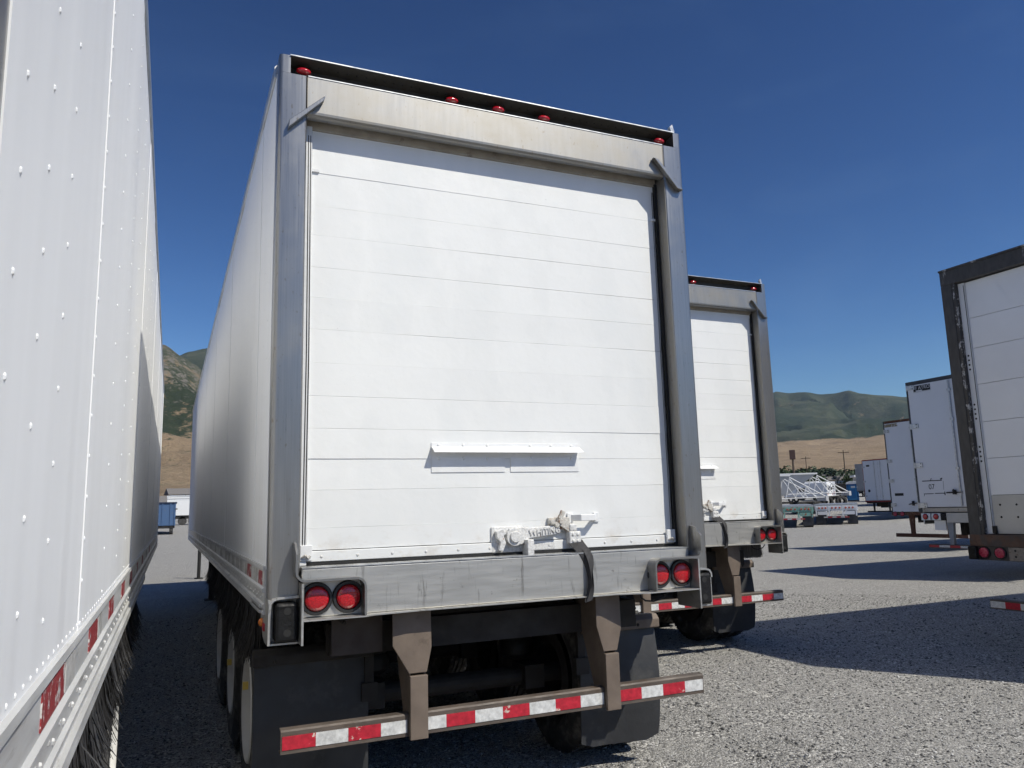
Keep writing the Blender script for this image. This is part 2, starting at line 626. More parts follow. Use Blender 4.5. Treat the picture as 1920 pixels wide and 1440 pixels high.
GRAVEL = mat_gravel('crushed gravel')
STONES = mat_gravel('loose gravel chips', True)
HILLS = mat_hills()
WHITE_F = MAT('chalky white trailer door', (.82, .825, .83), .5, 0, .04, 1.6, dirt=((.5, .48, .43), .66, .2, 3))
BEIGE_F = MAT('yellowed white panel', (.55, .53, .48), .5, 0, .08, 3, dirt=((.3, .26, .2), .68, .15, 5))
FRAME_BR = mat_worn('worn dark brown frame paint', (.058, .054, .051), (.30, .29, .28), .62, 6, .6, (1, 1, .35))
FRAME_EDGE = mat_worn('frame edge chipped to bare metal', (.05, .046, .043), (.42, .41, .40), .55, 22, .6, (1, 1, .5), spread=.03)
RUST = mat_worn('rusted steel', (.12, .052, .03), (.26, .16, .09), .55, 9, .85)
GREYP = MAT('grey painted leg', (.26, .28, .31), .55, 0, .12, 6)
PINKLENS = MAT('sun-faded red lens', (.40, .035, .07), .3, 0, .15, 20)

# ------------------------------------------------------------------ ground and hills
def sstep(a, b, x):
    t = min(1, max(0, (x - a) / (b - a)))
    return t * t * (3 - 2 * t)


def lerp_pts(pts, x):
    if x <= pts[0][0]: return pts[0][1]
    for (a, va), (b, vb) in zip(pts[:-1], pts[1:]):
        if x <= b:
            t = (x - a) / (b - a)
            t = t * t * (3 - 2 * t) * .5 + t * .5
            return va + (vb - va) * t
    return pts[-1][1]


R_PROF = [(100, 1.36), (150, 2.5), (200, 3.8), (500, 14.5), (1000, 41), (1800, 114), (2300, 166), (2600, 195), (4600, 598), (5600, 560), (7500, 420)]
L_PROF = [(100, .74), (150, 1.6), (200, 4.0), (400, 13.5), (620, 36), (820, 64), (1650, 325), (1900, 322), (2400, 420), (3200, 660), (4600, 560), (7500, 420)]
RIDGE = [(-180, .8), (-60, 1.0), (-20, 1.05), (-4, 1.07), (-.65, 1.045), (.63, .97), (1.33, .93), (2.04, .885), (5, .8), (12, .85), (25, .95), (36, .9), (40, .97),
         (42.4, .995), (42.9, 1.025), (43.8, 1.0), (44.8, 1.0), (45.9, .965), (46.7, .965), (47.6, .985), (48.4, .945), (49.5, .915), (51.1, .88), (56, .85), (75, .95), (120, .8), (180, .8)]
BACK = [(-10, .85), (0, .92), (1.0, .965), (2.0, .99), (3.0, 1.02), (8, 1.0), (20, .9)]


def ground_z(x, y):
    dx, dy = x - CAM.x, y - CAM.y
    r = math.hypot(dx, dy)
    az = math.degrees(math.atan2(dx, dy))
    w = sstep(8, 34, abs(az)) 
    near = .05 * sstep(2.7, 3.3, x) * (1 - sstep(20, 40, r))
    if r <= 45: return near
    if r <= 100:
        return near + sstep(45, 100, r) ** 1.1 * (.74 + w * .62)
    zr, zl = lerp_pts(R_PROF, r), lerp_pts(L_PROF, r)
    m = sstep(600, 1500, r)
    rid = lerp_pts(RIDGE, az)
    bk = lerp_pts(BACK, az) if r > 2000 else 1.0
    kl = rid if r < 2000 else rid + (bk - rid) * sstep(2000, 2700, r)
    zl *= 1 + (kl - 1) * m
    zr *= 1 + (rid - 1) * sstep(2300, 4000, r)
    z = zl + (zr - zl) * w
    if r > 250:
        a = sstep(250, 900, r) * (1 - w) + sstep(700, 2600, r) * w
        p = Vector((x, y, 0))
        n = noise.fractal(p * .0045, 1.0, 2.1, 6)
        q = Vector((x, y, 0)) * .00115
        q = q + Vector((noise.noise(q * 1.3 + Vector((5, 1, 0))), noise.noise(q * 1.3 + Vector((1, 9, 0))), 0)) * .45
        rm = 1 - 2 * abs(noise.noise(q)) - abs(noise.noise(q * 2.3)) * .7 - abs(noise.noise(q * 5.1)) * .15
        spur = min(.03, rm - .5) * sstep(2250, 2900, r) * (1 - .98 * sstep(3600, 4500, r)) * w * 360
        q2 = Vector((x, y, 4)) * .0042
        spl = (.4 - 2 * abs(noise.noise(q2)) - abs(noise.noise(q2 * 2.2)) * .8) * sstep(560, 1000, r) * (1 - .9 * sstep(1400, 1650, r)) * (1 - w) * 34
        sub = noise.fractal(p * .02, 1.0, 2.0, 4) * 3
        edge = 1 - .92 * (w * sstep(4100, 4600, r) + (1 - w) * sstep(1400, 1650, r))
        z += a * (n * (16 if w < .5 else 12) * edge + spur + spl + sub * edge)
    return z


def az_list():
    a = [-180 + 4 * i for i in range(41)]
    a += [-18 + 1.0 * i for i in range(14)]
    a += [-4 + .12 * i for i in range(80)]
    a += [6 + 1.0 * i for i in range(32)]
    a += [38 + .14 * i for i in range(120)]
    a += [55 + 1.5 * i for i in range(14)] + [78 + 4 * i for i in range(26)]
    return sorted(set(round(v, 3) for v in a if -180 <= v < 180))


def polar(name, rs, mat, azs, drop=0.0, cover=False):
    vs, qs, cols = [], [], []
    n = len(azs)
    for r in rs:
        for a in azs:
            t = math.radians(a)
            x, y = CAM.x + r * math.sin(t), CAM.y + r * math.cos(t)
            z = ground_z(x, y) - (drop if r < 170 else 0)
            vs.append((x, y, z))
            if cover:
                w = sstep(8, 34, abs(a))
                vegR = .12 * sstep(60, 160, r) + .0 + sstep(1900, 2500, r) * .85 - sstep(300, 900, r) * .1
                vegL = .22 * sstep(300, 700, r) + .14 * sstep(1150, 1300, r) + .10 * sstep(560, 640, r) + .2 * sstep(860, 1150, r) + .4 * sstep(1900, 2300, r)
                rockL = .55 * sstep(950, 1250, r) * (1 - sstep(1750, 2000, r))
                cols.append((vegL + (vegR - vegL) * w, rockL * (1 - w) + .1 * w * sstep(3500, 4500, r), 0, 1))
    for i in range(len(rs) - 1):
        for k in range(n):
            j = (k + 1) % n
            qs.append((i * n + k, i * n + j, (i + 1) * n + j, (i + 1) * n + k))
    me = grid_mesh(name, vs, [q[::-1] for q in qs])
    if cover:
        at = me.attributes.new('cover', 'FLOAT_COLOR', 'POINT')
        at.data.foreach_set('color', np.asarray(cols, dtype=np.float32).ravel())
    o = link_mesh(name, me, mat, smooth=True)
    tag(o, kind='structure')
    return o


coarse = [-180 + 3 * i for i in range(120)]
polar('ground', [.02, .5, 1, 2, 3, 4, 5, 6, 7, 8, 10, 12, 15, 18, 22, 27, 33, 40, 46, 52, 58, 64, 70, 76, 82, 88, 94, 100, 112, 125, 140, 160], GRAVEL, coarse)
rs_h = [150]
while rs_h[-1] < 7200:
    rs_h.append(rs_h[-1] * (1.03 if rs_h[-1] < 600 else 1.013))
polar('hills', rs_h, HILLS, az_list(), drop=.25, cover=True)


# ------------------------------------------------------------------ the roll-up door trailer
W, H, L = 2.6, 4.1, 15.3


def fillet(x, y, r, a0, a1, n=5):
    return [(x + r * math.cos(R(a0 + (a1 - a0) * i / n)), y + r * math.sin(R(a0 + (a1 - a0) * i / n))) for i in range(n + 1)]


def post_poly(wid, mirror=False):
    p = [(.003, .12)] + fillet(.02, .02, .02, 180, 270, 5) + [(wid - .008, 0), (wid, .008), (wid, .12)]
    if mirror: p = [(W - x, y) for x, y in p][::-1]
    return p


def side_skin(root, side, length, seams, mids, mat, rz0=1.38, rz1=4.04, rivet_r=.0075, rivet_h=.006, step=.105, mstep=.21):
    """riveted sheets of one side; every sheet is a part, its rivets ride on it"""
    sx = -1 if side == 'L' else 1
    X = 0 if side == 'L' else W
    nrm = (sx, 0, 0)
    ys = [.11] + seams + [length - .22]
    for k, (a, b) in enumerate(zip(ys[:-1], ys[1:])):
        off = .0028 if k % 2 else 0.0
        m = MB()
        xo, xi = X + sx * off, X - sx * .02
        m.box(min(xo, xi), max(xo, xi), a + (.0 if k % 2 else .002), b - (.0 if k % 2 else .002), rz0, rz1)
        p = m.build('side_panel', mat, root)
        rv = MB()
        z = rz0 + .03
        while z < rz1 - .02:
            if k < len(ys) - 2:
                yy = b - .014 if k % 2 else b + .014
                rv.dome((X + sx * .0028, yy, z), nrm, rivet_r, rivet_h)
            z += step
        for j, f in enumerate(mids(k)):
            z = rz0 + .05 + (.1 * j) % mstep
            while z < rz1 - .02:
                rv.dome((xo, a + (b - a) * f, z), nrm, rivet_r, rivet_h)
                z += mstep
        y = a + .03
        while y < b:                                     # close row along the bottom rail
            rv.dome((xo, y, rz0 + .03), nrm, rivet_r * .8, rivet_h * .8)
            y += .07
        tag(rv.build('rivets', mat, p), kind='stuff')
    # rounded front corner
    n = 8
    m = MB()
    poly = [(X - sx * .2 + sx * .2 * math.cos(R(t)), length - .22 + .2 * math.sin(R(t))) for t in range(0, 91, 10)]
    m.strip(poly, .012, 'z', rz0, rz1)
    m.build('front_corner', mat, root)


def rail(root, side, length, mat, tape, old):
    sx = -1 if side == 'L' else 1
    X = 0 if side == 'L' else W
    def P(n, z): return (X + sx * n, z)
    prof = [P(-.03, 1.395), P(.012, 1.395), P(.014, 1.378), P(.006, 1.372), P(.006, 1.292), P(.016, 1.286), P(.016, 1.272), P(.004, 1.266),
            P(.004, 1.215), P(.013, 1.208), P(.013, 1.196), P(.004, 1.19), P(.012, 1.172), P(.012, 1.162), P(-.03, 1.162)]
    m = MB()
    vs = [(x, .115, z) for x, z in prof] + [(x, length - .2, z) for x, z in prof]
    n = len(prof)
    m.add(vs, [(i, (i + 1) % n, n + (i + 1) % n, n + i) for i in range(n)] + [tuple(range(n)), tuple(range(n, 2 * n))[::-1]])
    o = m.build('side_rail', mat, root)
    for a, b, c in tape:
        q = MB()
        xo, xi = X + sx * .0085, X + sx * .003
        q.box(min(xo, xi), max(xo, xi), a, b, 1.299, 1.366)
        q.build('reflective_tape', (T_RED_OLD if old else T_RED_OLD) if c == 'r' else T_WHT_OLD, o)
    rv = MB()
    y = .2
    while y < length - .3:
        rv.dome((X + sx * .004, y, 1.248), (sx, 0, 0), .008, .0045)
        rv.dome((X + sx * .004, y + .07, 1.232), (sx, 0, 0), .008, .006)
        y += .24 if y > 5 else .17
    tag(rv.build('rivets', mat, o), kind='stuff')
    # a stepped reinforcing strip near the rear
    e = MB()
    for zz in (1.205, 1.178):
        xo, xi = X + sx * .024, X + sx * .0
        e.box(min(xo, xi), max(xo, xi), .16, .62, zz - .012, zz + .004)
    e.build('rub_strip', ALU, root, bevel=.003)
    t = MB()                                           # top rail
    prof = [P(-.05, 4.10), P(.0, 4.098), P(.012, 4.085), P(.012, 4.03), P(.006, 4.022), P(-.05, 4.022)]
    vs = [(x, .12, z) for x, z in prof] + [(x, length - .1, z) for x, z in prof]
    n = len(prof)
    t.add(vs, [(i, (i + 1) % n, n + (i + 1) % n, n + i) for i in range(n)] + [tuple(range(n)), tuple(range(n, 2 * n))[::-1]])
    t.build('top_rail', ALU, root)


def fringe(root, side, y0, y1, z0, length, count, seed):
    sx = -1 if side == 'L' else 1
    X = 0 if side == 'L' else W
    rs = np.random.RandomState(seed)
    vs, qs = [], []
    for i in range(count):
        y = y0 + (y1 - y0) * rs.rand()
        n0 = -.005 - .03 * rs.rand()
        ln = length * (.72 + .3 * rs.rand()) * (1 - .22 * ((y - y0) / (y1 - y0)))
        dy = rs.normal(0, .03) - .05 * ((y - y0) / (y1 - y0) > .9)
        dn = .012 + rs.normal(0, .022)
        if rs.rand() < .003:
            dy += rs.normal(0, .14); dn += abs(rs.normal(0, .09))
        wdt = .0022 + .0016 * rs.rand()
        ang = rs.rand() * math.pi
        ux, uy = math.cos(ang) * wdt, math.sin(ang) * wdt
        b = len(vs)
        for t in (0, .4, .75, 1):
            n_ = n0 + dn * t * t * (1 if t < 1 else 1.05)
            yy = y + dy * t ** 1.6
            k = 1 - .55 * t
            zz = z0 - ln * t
            x = X + sx * n_
            vs += [(x - ux * k, yy - uy * k, zz), (x + ux * k, yy + uy * k, zz)]
        for t in range(3):
            qs.append((b + 2 * t, b + 2 * t + 1, b + 2 * t + 3, b + 2 * t + 2))
    o = link_mesh('brush_fringe', grid_mesh('brush_fringe', vs, qs), BRISTLE, root)
    tag(o, kind='stuff')
    m = MB()
    xs = sorted((X + sx * .022, X - sx * .03))
    ya = y0 - .02 if side == 'L' else .2
    m.box(xs[0], xs[1], ya, y1 + 1.2, z0 - .008, z0 + .012)
    xs = sorted((X + sx * .022, X + sx * .014))
    m.box(xs[0], xs[1], ya, y1 + 1.2, z0 - .024, z0 - .0085)
    m.build('fringe_rail', RAIL, root)


def wheel_parts(root, x, y, z, sx, name='wheel', dual=True, rim_mat=None, tag_y=None):
    """x is the outer wheel face; sx = -1 when the outer face looks towards -x"""
    r, w = .52, .27
    prof = [(0.03, .30), (0.0, .36), (.004, .44), (.03, .495), (.05, .512), (.06, .52), (.085, .52), (.088, .506), (.098, .506), (.101, .52), (.13, .52), (.133, .506), (.143, .506),
            (.146, .52), (.172, .52), (.175, .506), (.185, .506), (.188, .52), (.21, .52), (.22, .512), (.24, .495), (.266, .44), (.27, .36), (.24, .30)]
    m = MB()
    ax = (-sx, 0, 0)
    offs = [0, .31] if dual else [0]
    for d in offs:
        m.lathe(prof, (x - sx * d, y, z), ax, 44)
        for i in range(66):                         # tread blocks along the shoulders
            a = 2 * math.pi * i / 66
            for h in (.055, .205):
                c = Vector((x - sx * (d + h), y + math.cos(a) * .518, z + math.sin(a) * .518))
                m.obox(c, (.018, 0, 0), Vector((0, -math.sin(a), math.cos(a))) * .013, Vector((0, math.cos(a), math.sin(a))) * .007)
    wh = m.build(name, TYRE, root, smooth=False)
    rm = MB()
    rm.lathe([(.02, .302), (.005, .298), (.0, .288), (.012, .276), (.05, .268), (.11, .245), (.125, .20), (.12, .12), (.06, .105), (.05, .07), (.05, .0)], (x, y, z), ax, 36)
    rm.build('rim', rim_mat or RIM, wh, smooth=True)
    if dual:
        MB().lathe([(.33, .30), (.33, .2), (.58, .2), (.58, .30)], (x, y, z), ax, 24).build('inner_rim', STEEL_D, wh, smooth=True)
    nt = MB()
    for i in range(10):
        a = 2 * math.pi * i / 10
        p = Vector((x - sx * .125, y + math.cos(a) * .165, z + math.sin(a) * .165))
        nt.cyl(p, p + Vector((sx * .035, 0, 0)), .016, .013, 6)
    nt.build('lug_nuts', STEEL_D, wh)
    if tag_y:
        box('valve_tag', YELLOW, wh, x + sx * .03 if sx < 0 else x, x if sx < 0 else x + .03, y - .12, y - .09, z + tag_y, z + tag_y + .04)
    return wh


def lamp(root, x, y, z, r=.06, g=.079, lens=None, d=(0, -1, 0)):
    m = MB()
    m.lathe([(0, g), (.012, g), (.018, g * .96), (.018, r * 1.06), (.010, r * 1.02), (.010, 0.001)], (x, y, z), d, 28)
    o = m.build('tail_lamp', GROM, root, smooth=False)
    q = MB()
    q.lathe([(.008, r), (.018, r * .985), (.024, r * .9), (.028, r * .62), (.030, r * .3), (.031, .0005)], (x, y, z), d, 28)
    q.build('lens', lens or LENS, o, smooth=True)
    return o


def make_rollup():
    root = empty('semi_trailer')
    # --- shell
    box('roof', SIDE, root, .02, W - .02, .13, L - .02, 4.06, 4.085)
    box('front_wall', SIDE, root, .2, W - .2, L - .03, L - .012, 1.2, 4.06)
    box('floor', STEEL_D, root, .03, W - .03, .14, L - .05, 1.17, 1.30)
    seamsL = [.75 + 1.22 * i for i in range(12)]
    side_skin(root, 'L', L, seamsL, lambda k: (.3, .55) if k == 0 else (.27, .52, .76), SIDE, rivet_r=.005, rivet_h=.0025)
    seamsR = [1.35 + 1.42 * i for i in range(10)]
    side_skin(root, 'R', L, seamsR, lambda k: (.1, .28, .50) if k == 0 else (.5,), SIDE, rivet_r=.0062, rivet_h=.0032, mstep=.14)
    tl = [(.2, .36, 'r'), (.42, .62, 'w'), (.78, .98, 'r'), (.98, 1.12, 'w'), (1.3, 1.5, 'w'), (1.62, 1.8, 'w'), (2.0, 2.2, 'w'), (2.4, 2.6, 'w'), (2.75, 2.95, 'w'), (3.4, 3.6, 'w'), (4.2, 4.4, 'w'),
          (5.1, 5.3, 'w'), (6.1, 6.3, 'w'), (7.2, 7.4, 'w'), (8.3, 8.5, 'w'), (9.4, 9.6, 'w')]
    rail(root, 'L', L, RAIL, tl, True)
    tr = [(.73, 1.06, 'r'), (1.08, 1.26, 'w'), (1.62, 1.90, 'r'), (1.92, 2.06, 'w'), (2.42, 2.66, 'r'), (3.25, 3.5, 'r'), (4.1, 4.35, 'r'), (5.1, 5.3, 'r'), (6.2, 6.4, 'r'), (7.4, 7.6, 'w'), (8.6, 8.8, 'r')]
    rail(root, 'R', L, RAIL, tr, False)
    fringe(root, 'L', .6, 5.6, 1.195, .36, 7000, 3)
    fringe(root, 'R', 1.0, 5.6, 1.165, .34, 7000, 4)
    # --- rear frame
    for mir in (False, True):
        o = MB().prism(post_poly(.148, mir), 'z', 1.243, 3.996).build('corner_post', POST, root, smooth=True)
        f = (lambda x: W - x) if mir else (lambda x: x)
        p = [(.003, .12)] + fillet(.02, .02, .02, 180, 270, 5) + [(.058, 0), (.058, .12)]
        if mir: p = [(W - a, b) for a, b in p][::-1]
        MB().prism(p, 'z', 3.997, 4.10).build('post_top', POST, root, smooth=True)
        xs = sorted((f(.148), f(.151)))
        box('weld_bead', SEAL, root, xs[0], xs[1], -.002, .02, 3.80, 3.99)
        # diagonal gusset bar across the frame corner
        a, b = Vector((f(.062), 0, 3.70)), Vector((f(.222), 0, 3.862))
        d = (b - a).normalized()
        n = Vector((-d.z, 0, d.x)) * .014
        g = MB()
        q = [a + n * 1.0, b + n * .2 + d * .03, b - n * 1.0, a - n * 1.0 - d * .035]
        g.prism([(v.x, v.z) for v in q], 'y', -.036, -.001)
        g.build('gusset', POST, root, bevel=.003)
        # bumper pocket under the post
        pk = MB()
        def bx(x0, x1, *r):
            s = sorted((f(x0), f(x1)))
            pk.box(s[0], s[1], *r)
        bx(.0, .012, -.02, .12, 1.032, 1.2425)
        bx(.143, .153, -.105, .12, 1.032, 1.318)
        bx(.0125, .1425, -.02, .12, 1.032, 1.040)
        bx(.0125, .1425, .06, .068, 1.0405, 1.2425)
        pk.strip([(f(.006), 1.20), (f(.008), 1.225), (f(.022), 1.243), (f(.05), 1.25), (f(.142), 1.252)], .011, 'y', -.035, -.001)
        pk.build('bumper_pocket', SILL, root)
        rb = MB()
        s = sorted((f(.03), f(.135)))
        rb.box(s[0], s[1], -.062, .059, 1.048, 1.228)
        o = rb.build('dock_bumper', RUBBER, root, bevel=.014)
        hl = MB()
        for zz in (1.09, 1.19):
            hl.cyl((f(.084), -.0635, zz), (f(.084), -.05, zz), .018, .018, 12)
        hl.build('bolt_hole', BLACK, o)
        # bent guard plate around the tail lamps
        gp = MB()
        path = [(.118, 1.372)] + fillet(.162, 1.372, .044, 180, 270, 6)[1:] + [(.40, 1.329)] + fillet(.405, 1.283, .046, 88, 0, 6) + [(.451, 1.15)]
        gp.strip([(f(x), z) for x, z in path], .011, 'y', -.105, -.0005)
        xs = sorted((f(.1125), f(.1235)))
        pts = [(-.0005, 1.372), (-.105, 1.372), (-.105, 1.455), (-.055, 1.505), (-.0005, 1.512)]
        gp.prism(pts, 'x', xs[0], xs[1])
        gp.build('lamp_guard', POST, root, smooth=True)
        for xx in (.224, .380):
            lamp(root, f(xx), -.0215, 1.236)
    hd = MB()
    hd.box(.1515, W - .1515, 0, .085, 3.795, 3.994)
    hd.prism([(0.0, 3.7948), (.002, 3.782), (.010, 3.772), (.024, 3.768), (.05, 3.768), (.05, 3.7948)], 'x', .1515, W - .1515)
    hd.build('header', HEAD, root)
    box('header_top_lip', ALU, root, .1515, W - .1515, -.003, .09, 3.9945, 4.0)
    rc = MB()
    rc.box(.058, W - .058, .085, .12, 4.0005, 4.085)
    rc.build('lamp_recess', DARK, root)
    cap = MB()
    cap.prism([(-.004, 4.092), (-.004, 4.1), (.02, 4.106), (.5, 4.106), (.5, 4.0865), (.12, 4.0865), (.085, 4.074), (.02, 4.086)], 'x', .059, W - .059)
    cp = cap.build('roof_cap', DARK, root)
    box('roof_edge', ALU, cp, .055, W - .055, -.0075, -.0042, 4.097, 4.103)
    rv = MB()
    for i in range(46):
        rv.dome((.11 + i * .053, .045, 4.0815), (0, -.15, -1), .006, .004)
    tag(rv.build('rivets', BLACK, cp), kind='stuff')
    for x in (.132, .99, 1.288, 1.597, 2.452):
        m = MB()
        m.ball((x, .05, 4.04), .05, .018, .024, 14, 8)
        b = m.build('marker_lamp', GROM, root, smooth=True)
        MB().ball((x, .036, 4.04), .041, .026, .019, 14, 8).build('lens', LENS, b, smooth=True)
    wr = MB()
    wr.tube([(1.0, .07, 4.05), (1.08, .06, 4.04), (1.15, .065, 4.035), (1.22, .06, 4.045), (1.3, .06, 4.04), (1.42, .06, 4.035), (1.58, .06, 4.04)], .004, 6)
    wr.build('lamp_wire', BLACK, root)
    hb = MB()
    hb.obox((2.545, .02, 4.128), (.014, .004, .012), (0, .012, 0), (-.008, 0, .026))
    hb.build('bent_tab', ALU, root)
    # --- door
    box('door_backing', WHITE_P, root, .16, W - .14, .138, .142, 1.36, 3.78)
    sl = MB()
    sl.box(.155, W - .155, .1, .1365, 3.743, 3.80)
    sl.build('head_seal', SEAL, root)
    zs = [1.462, 1.573, 1.766, 1.928, 2.087, 2.259, 2.436, 2.618, 2.792, 2.961, 3.142, 3.309, 3.498, 3.741]
    rnd = random.Random(5)
    for a, b in zip(zs[:-1], zs[1:]):
        t, s = rnd.uniform(-.0012, .0012), rnd.uniform(-.001, .001)
        m = MB()
        x0, x1, nc = .196, 2.43, 30
        vs, fs = [], []
        gap = .0004
        for k in range(nc + 1):
            u = k / nc
            gap = min(.0022, max(.0002, gap + rnd.uniform(-.0006, .0006)))
            if a < 2.5: gap = min(gap, .0009)
            x = x0 + (x1 - x0) * u
            yb, yt = .11 + t + s * (2 * u - 1), .11 - t + s * (2 * u - 1)
            vs += [(x, yb, a + gap), (x, yt, b - .0002), (x, .1375, a + gap), (x, .1375, b - .0002)]
        for k in range(nc):
            p, q = 4 * k, 4 * k + 4
            fs += [(p, q, q + 1, p + 1), (p + 2, p + 3, q + 3, q + 2), (p, p + 2, q + 2, q), (p + 1, q + 1, q + 3, p + 3)]
        fs += [(0, 1, 3, 2), (4 * nc, 4 * nc + 2, 4 * nc + 3, 4 * nc + 1)]
        m.add(vs, fs)
        m.build('door_panel', DOOR, root)
    bt = MB()
    bt.box(.196, 2.43, .1, .137, 1.405, 1.458)
    bo = bt.build('bottom_rail', DOOR, root, bevel=.003)
    rv = MB()
    for i in range(12):
        rv.dome((.27 + i * .185, .0995, 1.43), (0, -1, 0), .008, .004)
    tag(rv.build('rivets', LATCH, bo), kind='stuff')
    box('bottom_seal', BLACK, root, .19, 2.44, .104, .137, 1.388, 1.404)
    for x0, x1, mt in ((.153, .192, WHITE_P), (2.432, 2.449, BLACK)):  # right strip is black to stand for the dark gap between door and jamb
        box('door_track', mt, root, x0, x1, .09, .137, 1.39, 3.755)
    jb = MB()
    jb.box(2.4495, 2.4518, .001, .137, 1.39, 3.757)
    jb.build('jamb_liner', HEAD, root)
    for x in (.172, .184, 2.415, 2.424):
        MB().tube([(x, .088 if x < 1 else .104, 1.45), (x + (.006 if x < 1 else .0), .088 if x < 1 else .106, 2.5), (x, .09 if x < 1 else .104, 3.7)], .0022 if x < 1 else .0016, 6).build('lift_cable', STEEL_D, root)
    for x in (.19, 2.40):
        m = MB()
        m.box(x - .03, x + .03, .083, .0985, 1.412, 1.49)
        o = m.build('cable_anchor', WHITE_P, root, bevel=.003)
        MB().tube([(x - .02, .08, 1.43), (x - .005, .07, 1.44), (x + .008, .078, 1.425), (x + .02, .08, 1.437)], .006, 6).build('anchor_hook', LATCH_R, o)
    for x in (.185, 2.40):
        box('top_roller_bracket', WHITE_P, root, x + .005, x + .05, .1, .1095, 3.50, 3.515)
    # --- vent
    v = MB()
    v.box(.862, 1.782, .1045, .1095, 1.99, 2.016)
    vent = v.build('vent', WHITE_P, root, bevel=.001)
    hood = MB()
    hood.prism([(.1045, 1.992), (.1045, 1.997), (.051, 1.966), (.049, 1.960), (.053, 1.959)], 'x', .862, 1.79)
    hood.build('hood', WHITE_P, vent)
    for a, b in ((.862, 1.303), (1.337, 1.782)):
        box('vent_plate', WHITE_P, vent, a, b, .1055, .1095, 1.852, 1.938, bevel=.001)
    box('vent_slot', WHITE_P, vent, .87, 1.775, .1085, .1096, 1.94, 1.985)
    bl = MB()
    for x in (.905, 1.05, 1.195, 1.465, 1.6, 1.735):
        bl.dome((x, .1045, 2.003), (0, -1, 0), .010, .007)
        bl.dome((x, .1055, 1.928), (0, -1, 0), .009, .006)
    tag(bl.build('bolts', WHITE_P, vent), kind='stuff')
    # --- latch
    lt = MB()
    lt.box(1.206, 1.40, .098, .1095, 1.402, 1.546)
    la = lt.build('latch', LATCH, root, bevel=.005)
    MB().prism([(1.222, 1.52), (1.265, 1.535), (1.285, 1.505), (1.268, 1.495), (1.282, 1.455), (1.262, 1.41), (1.236, 1.415), (1.248, 1.46), (1.228, 1.48)], 'y', .066, .0975).build('hook_plate', LATCH, la, bevel=.004)
    pv = MB()
    pv.cyl((1.335, .0975, 1.487), (1.335, .062, 1.487), .052, .05, 24)
    pv.cyl((1.335, .0615, 1.487), (1.335, .05, 1.487), .033, .03, 20)
    pv.build('pivot', LATCH, la, bevel=.002)
    ar = MB()
    ar.prism([(1.325, 1.438), (1.38, 1.445), (1.43, 1.476), (1.60, 1.492), (1.618, 1.50), (1.618, 1.535), (1.60, 1.543), (1.43, 1.534), (1.36, 1.540), (1.30, 1.532)], 'y', .066, .084)
    arm = ar.build('lock_arm', LATCH, la, bevel=.004)
    me = text_mesh('WHITING', .058, .004)
    me.transform(Matrix.Translation((1.522, .064, 1.5095)) @ Matrix.Rotation(R(-4), 4, 'Y') @ Matrix.Rotation(R(90), 4, 'X') @ Matrix.Diagonal((.78, .85, 1, 1)))
    link_mesh('cast_lettering', me, LATCH, arm)
    box('keeper', LATCH, la, 1.392, 1.432, .02, .0975, 1.372, 1.47, bevel=.004)
    box('keeper_plate', LATCH, la, 1.434, 1.60, .099, .1095, 1.408, 1.448, bevel=.002)
    hs = MB()
    for x, z in ((1.575, 1.56), (1.60, 1.545), (1.625, 1.565)):
        hs.cyl((x, .0975, z), (x, .055, z), .018, .015, 10)
    hs.obox((1.66, .08, 1.545), (.045, 0, -.03), (0, .012, 0), (.012, 0, .022))
    hs.obox((1.635, .07, 1.60), (.012, 0, .022), (0, .01, 0), (.012, 0, -.006))
    hs.box(1.56, 1.70, .09, .1092, 1.50, 1.585)
    hs.build('hasp', LATCH_R, la, bevel=.003)
    lk = MB()
    lk.box(1.676, 1.752, .055, .1095, 1.432, 1.505)
    lk.box(1.682, 1.73, .06, .1095, 1.506, 1.548)
    lb = lk.build('lock_body', LATCH, la, bevel=.008)
    rv = MB()
    for x, z in ((1.70, 1.487), (1.73, 1.487), (1.70, 1.45), (1.73, 1.45)):
        rv.dome((x, .0545, z), (0, -1, 0), .010, .006, 8)
    tag(rv.build('rivets', LATCH, lb), kind='stuff')
    hn = MB()
    for x in (1.708, 1.884):
        hn.box(x - .018, x + .018, .1, .1094, 1.552, 1.61)
    hn.prism([(1.712, .0998), (1.752, .045), (1.85, .045), (1.882, .0998), (1.87, .0998), (1.842, .055), (1.76, .055), (1.728, .0998)], 'z', 1.562, 1.60)
    hn.build('pull_handle', WHITE_P, la, bevel=.003)
    # strap looped over the sill
    pts = [(1.742, .075, 1.452, 0), (1.735, .03, 1.430, .1), (1.738, -.015, 1.405, .3), (1.752, -.034, 1.372, .2), (1.757, -.045, 1.32, .5), (1.756, -.046, 1.27, .9), (1.748, -.046, 1.215, 1.3), (1.735, -.05, 1.16, .9), (1.718, -.06, 1.108, .3),
           (1.722, -.055, 1.13, -.3), (1.744, -.05, 1.18, -.9), (1.752, -.04, 1.25, -1.4), (1.744, -.03, 1.32, -.6), (1.725, -.026, 1.37, -.2), (1.70, -.02, 1.40, 0), (1.695, .06, 1.44, 0)]
    vs, fs = [], []
    for x, y, z, tw in pts:
        wv = Vector((math.cos(tw), math.sin(tw) * .8, .18)) * .027
        for s in (-1, 1):
            for th in (-.0015, .0015):
                vs.append((x + s * wv.x, y + s * wv.y + th, z + s * wv.z))
    for i in range(len(pts) - 1):
        a, b = i * 4, i * 4 + 4
        fs += [(a, a + 2, b + 2, b), (a + 1, b + 1, b + 3, a + 3), (a, b, b + 1, a + 1), (a + 2, a + 3, b + 3, b + 2)]
    st = MB().add(vs, fs).build('pull_strap', STRAP, root, smooth=True)
    sm = st.modifiers.new('round', 'SUBSURF')
    sm.levels = sm.render_levels = 2
    # --- sill
    sl = MB()
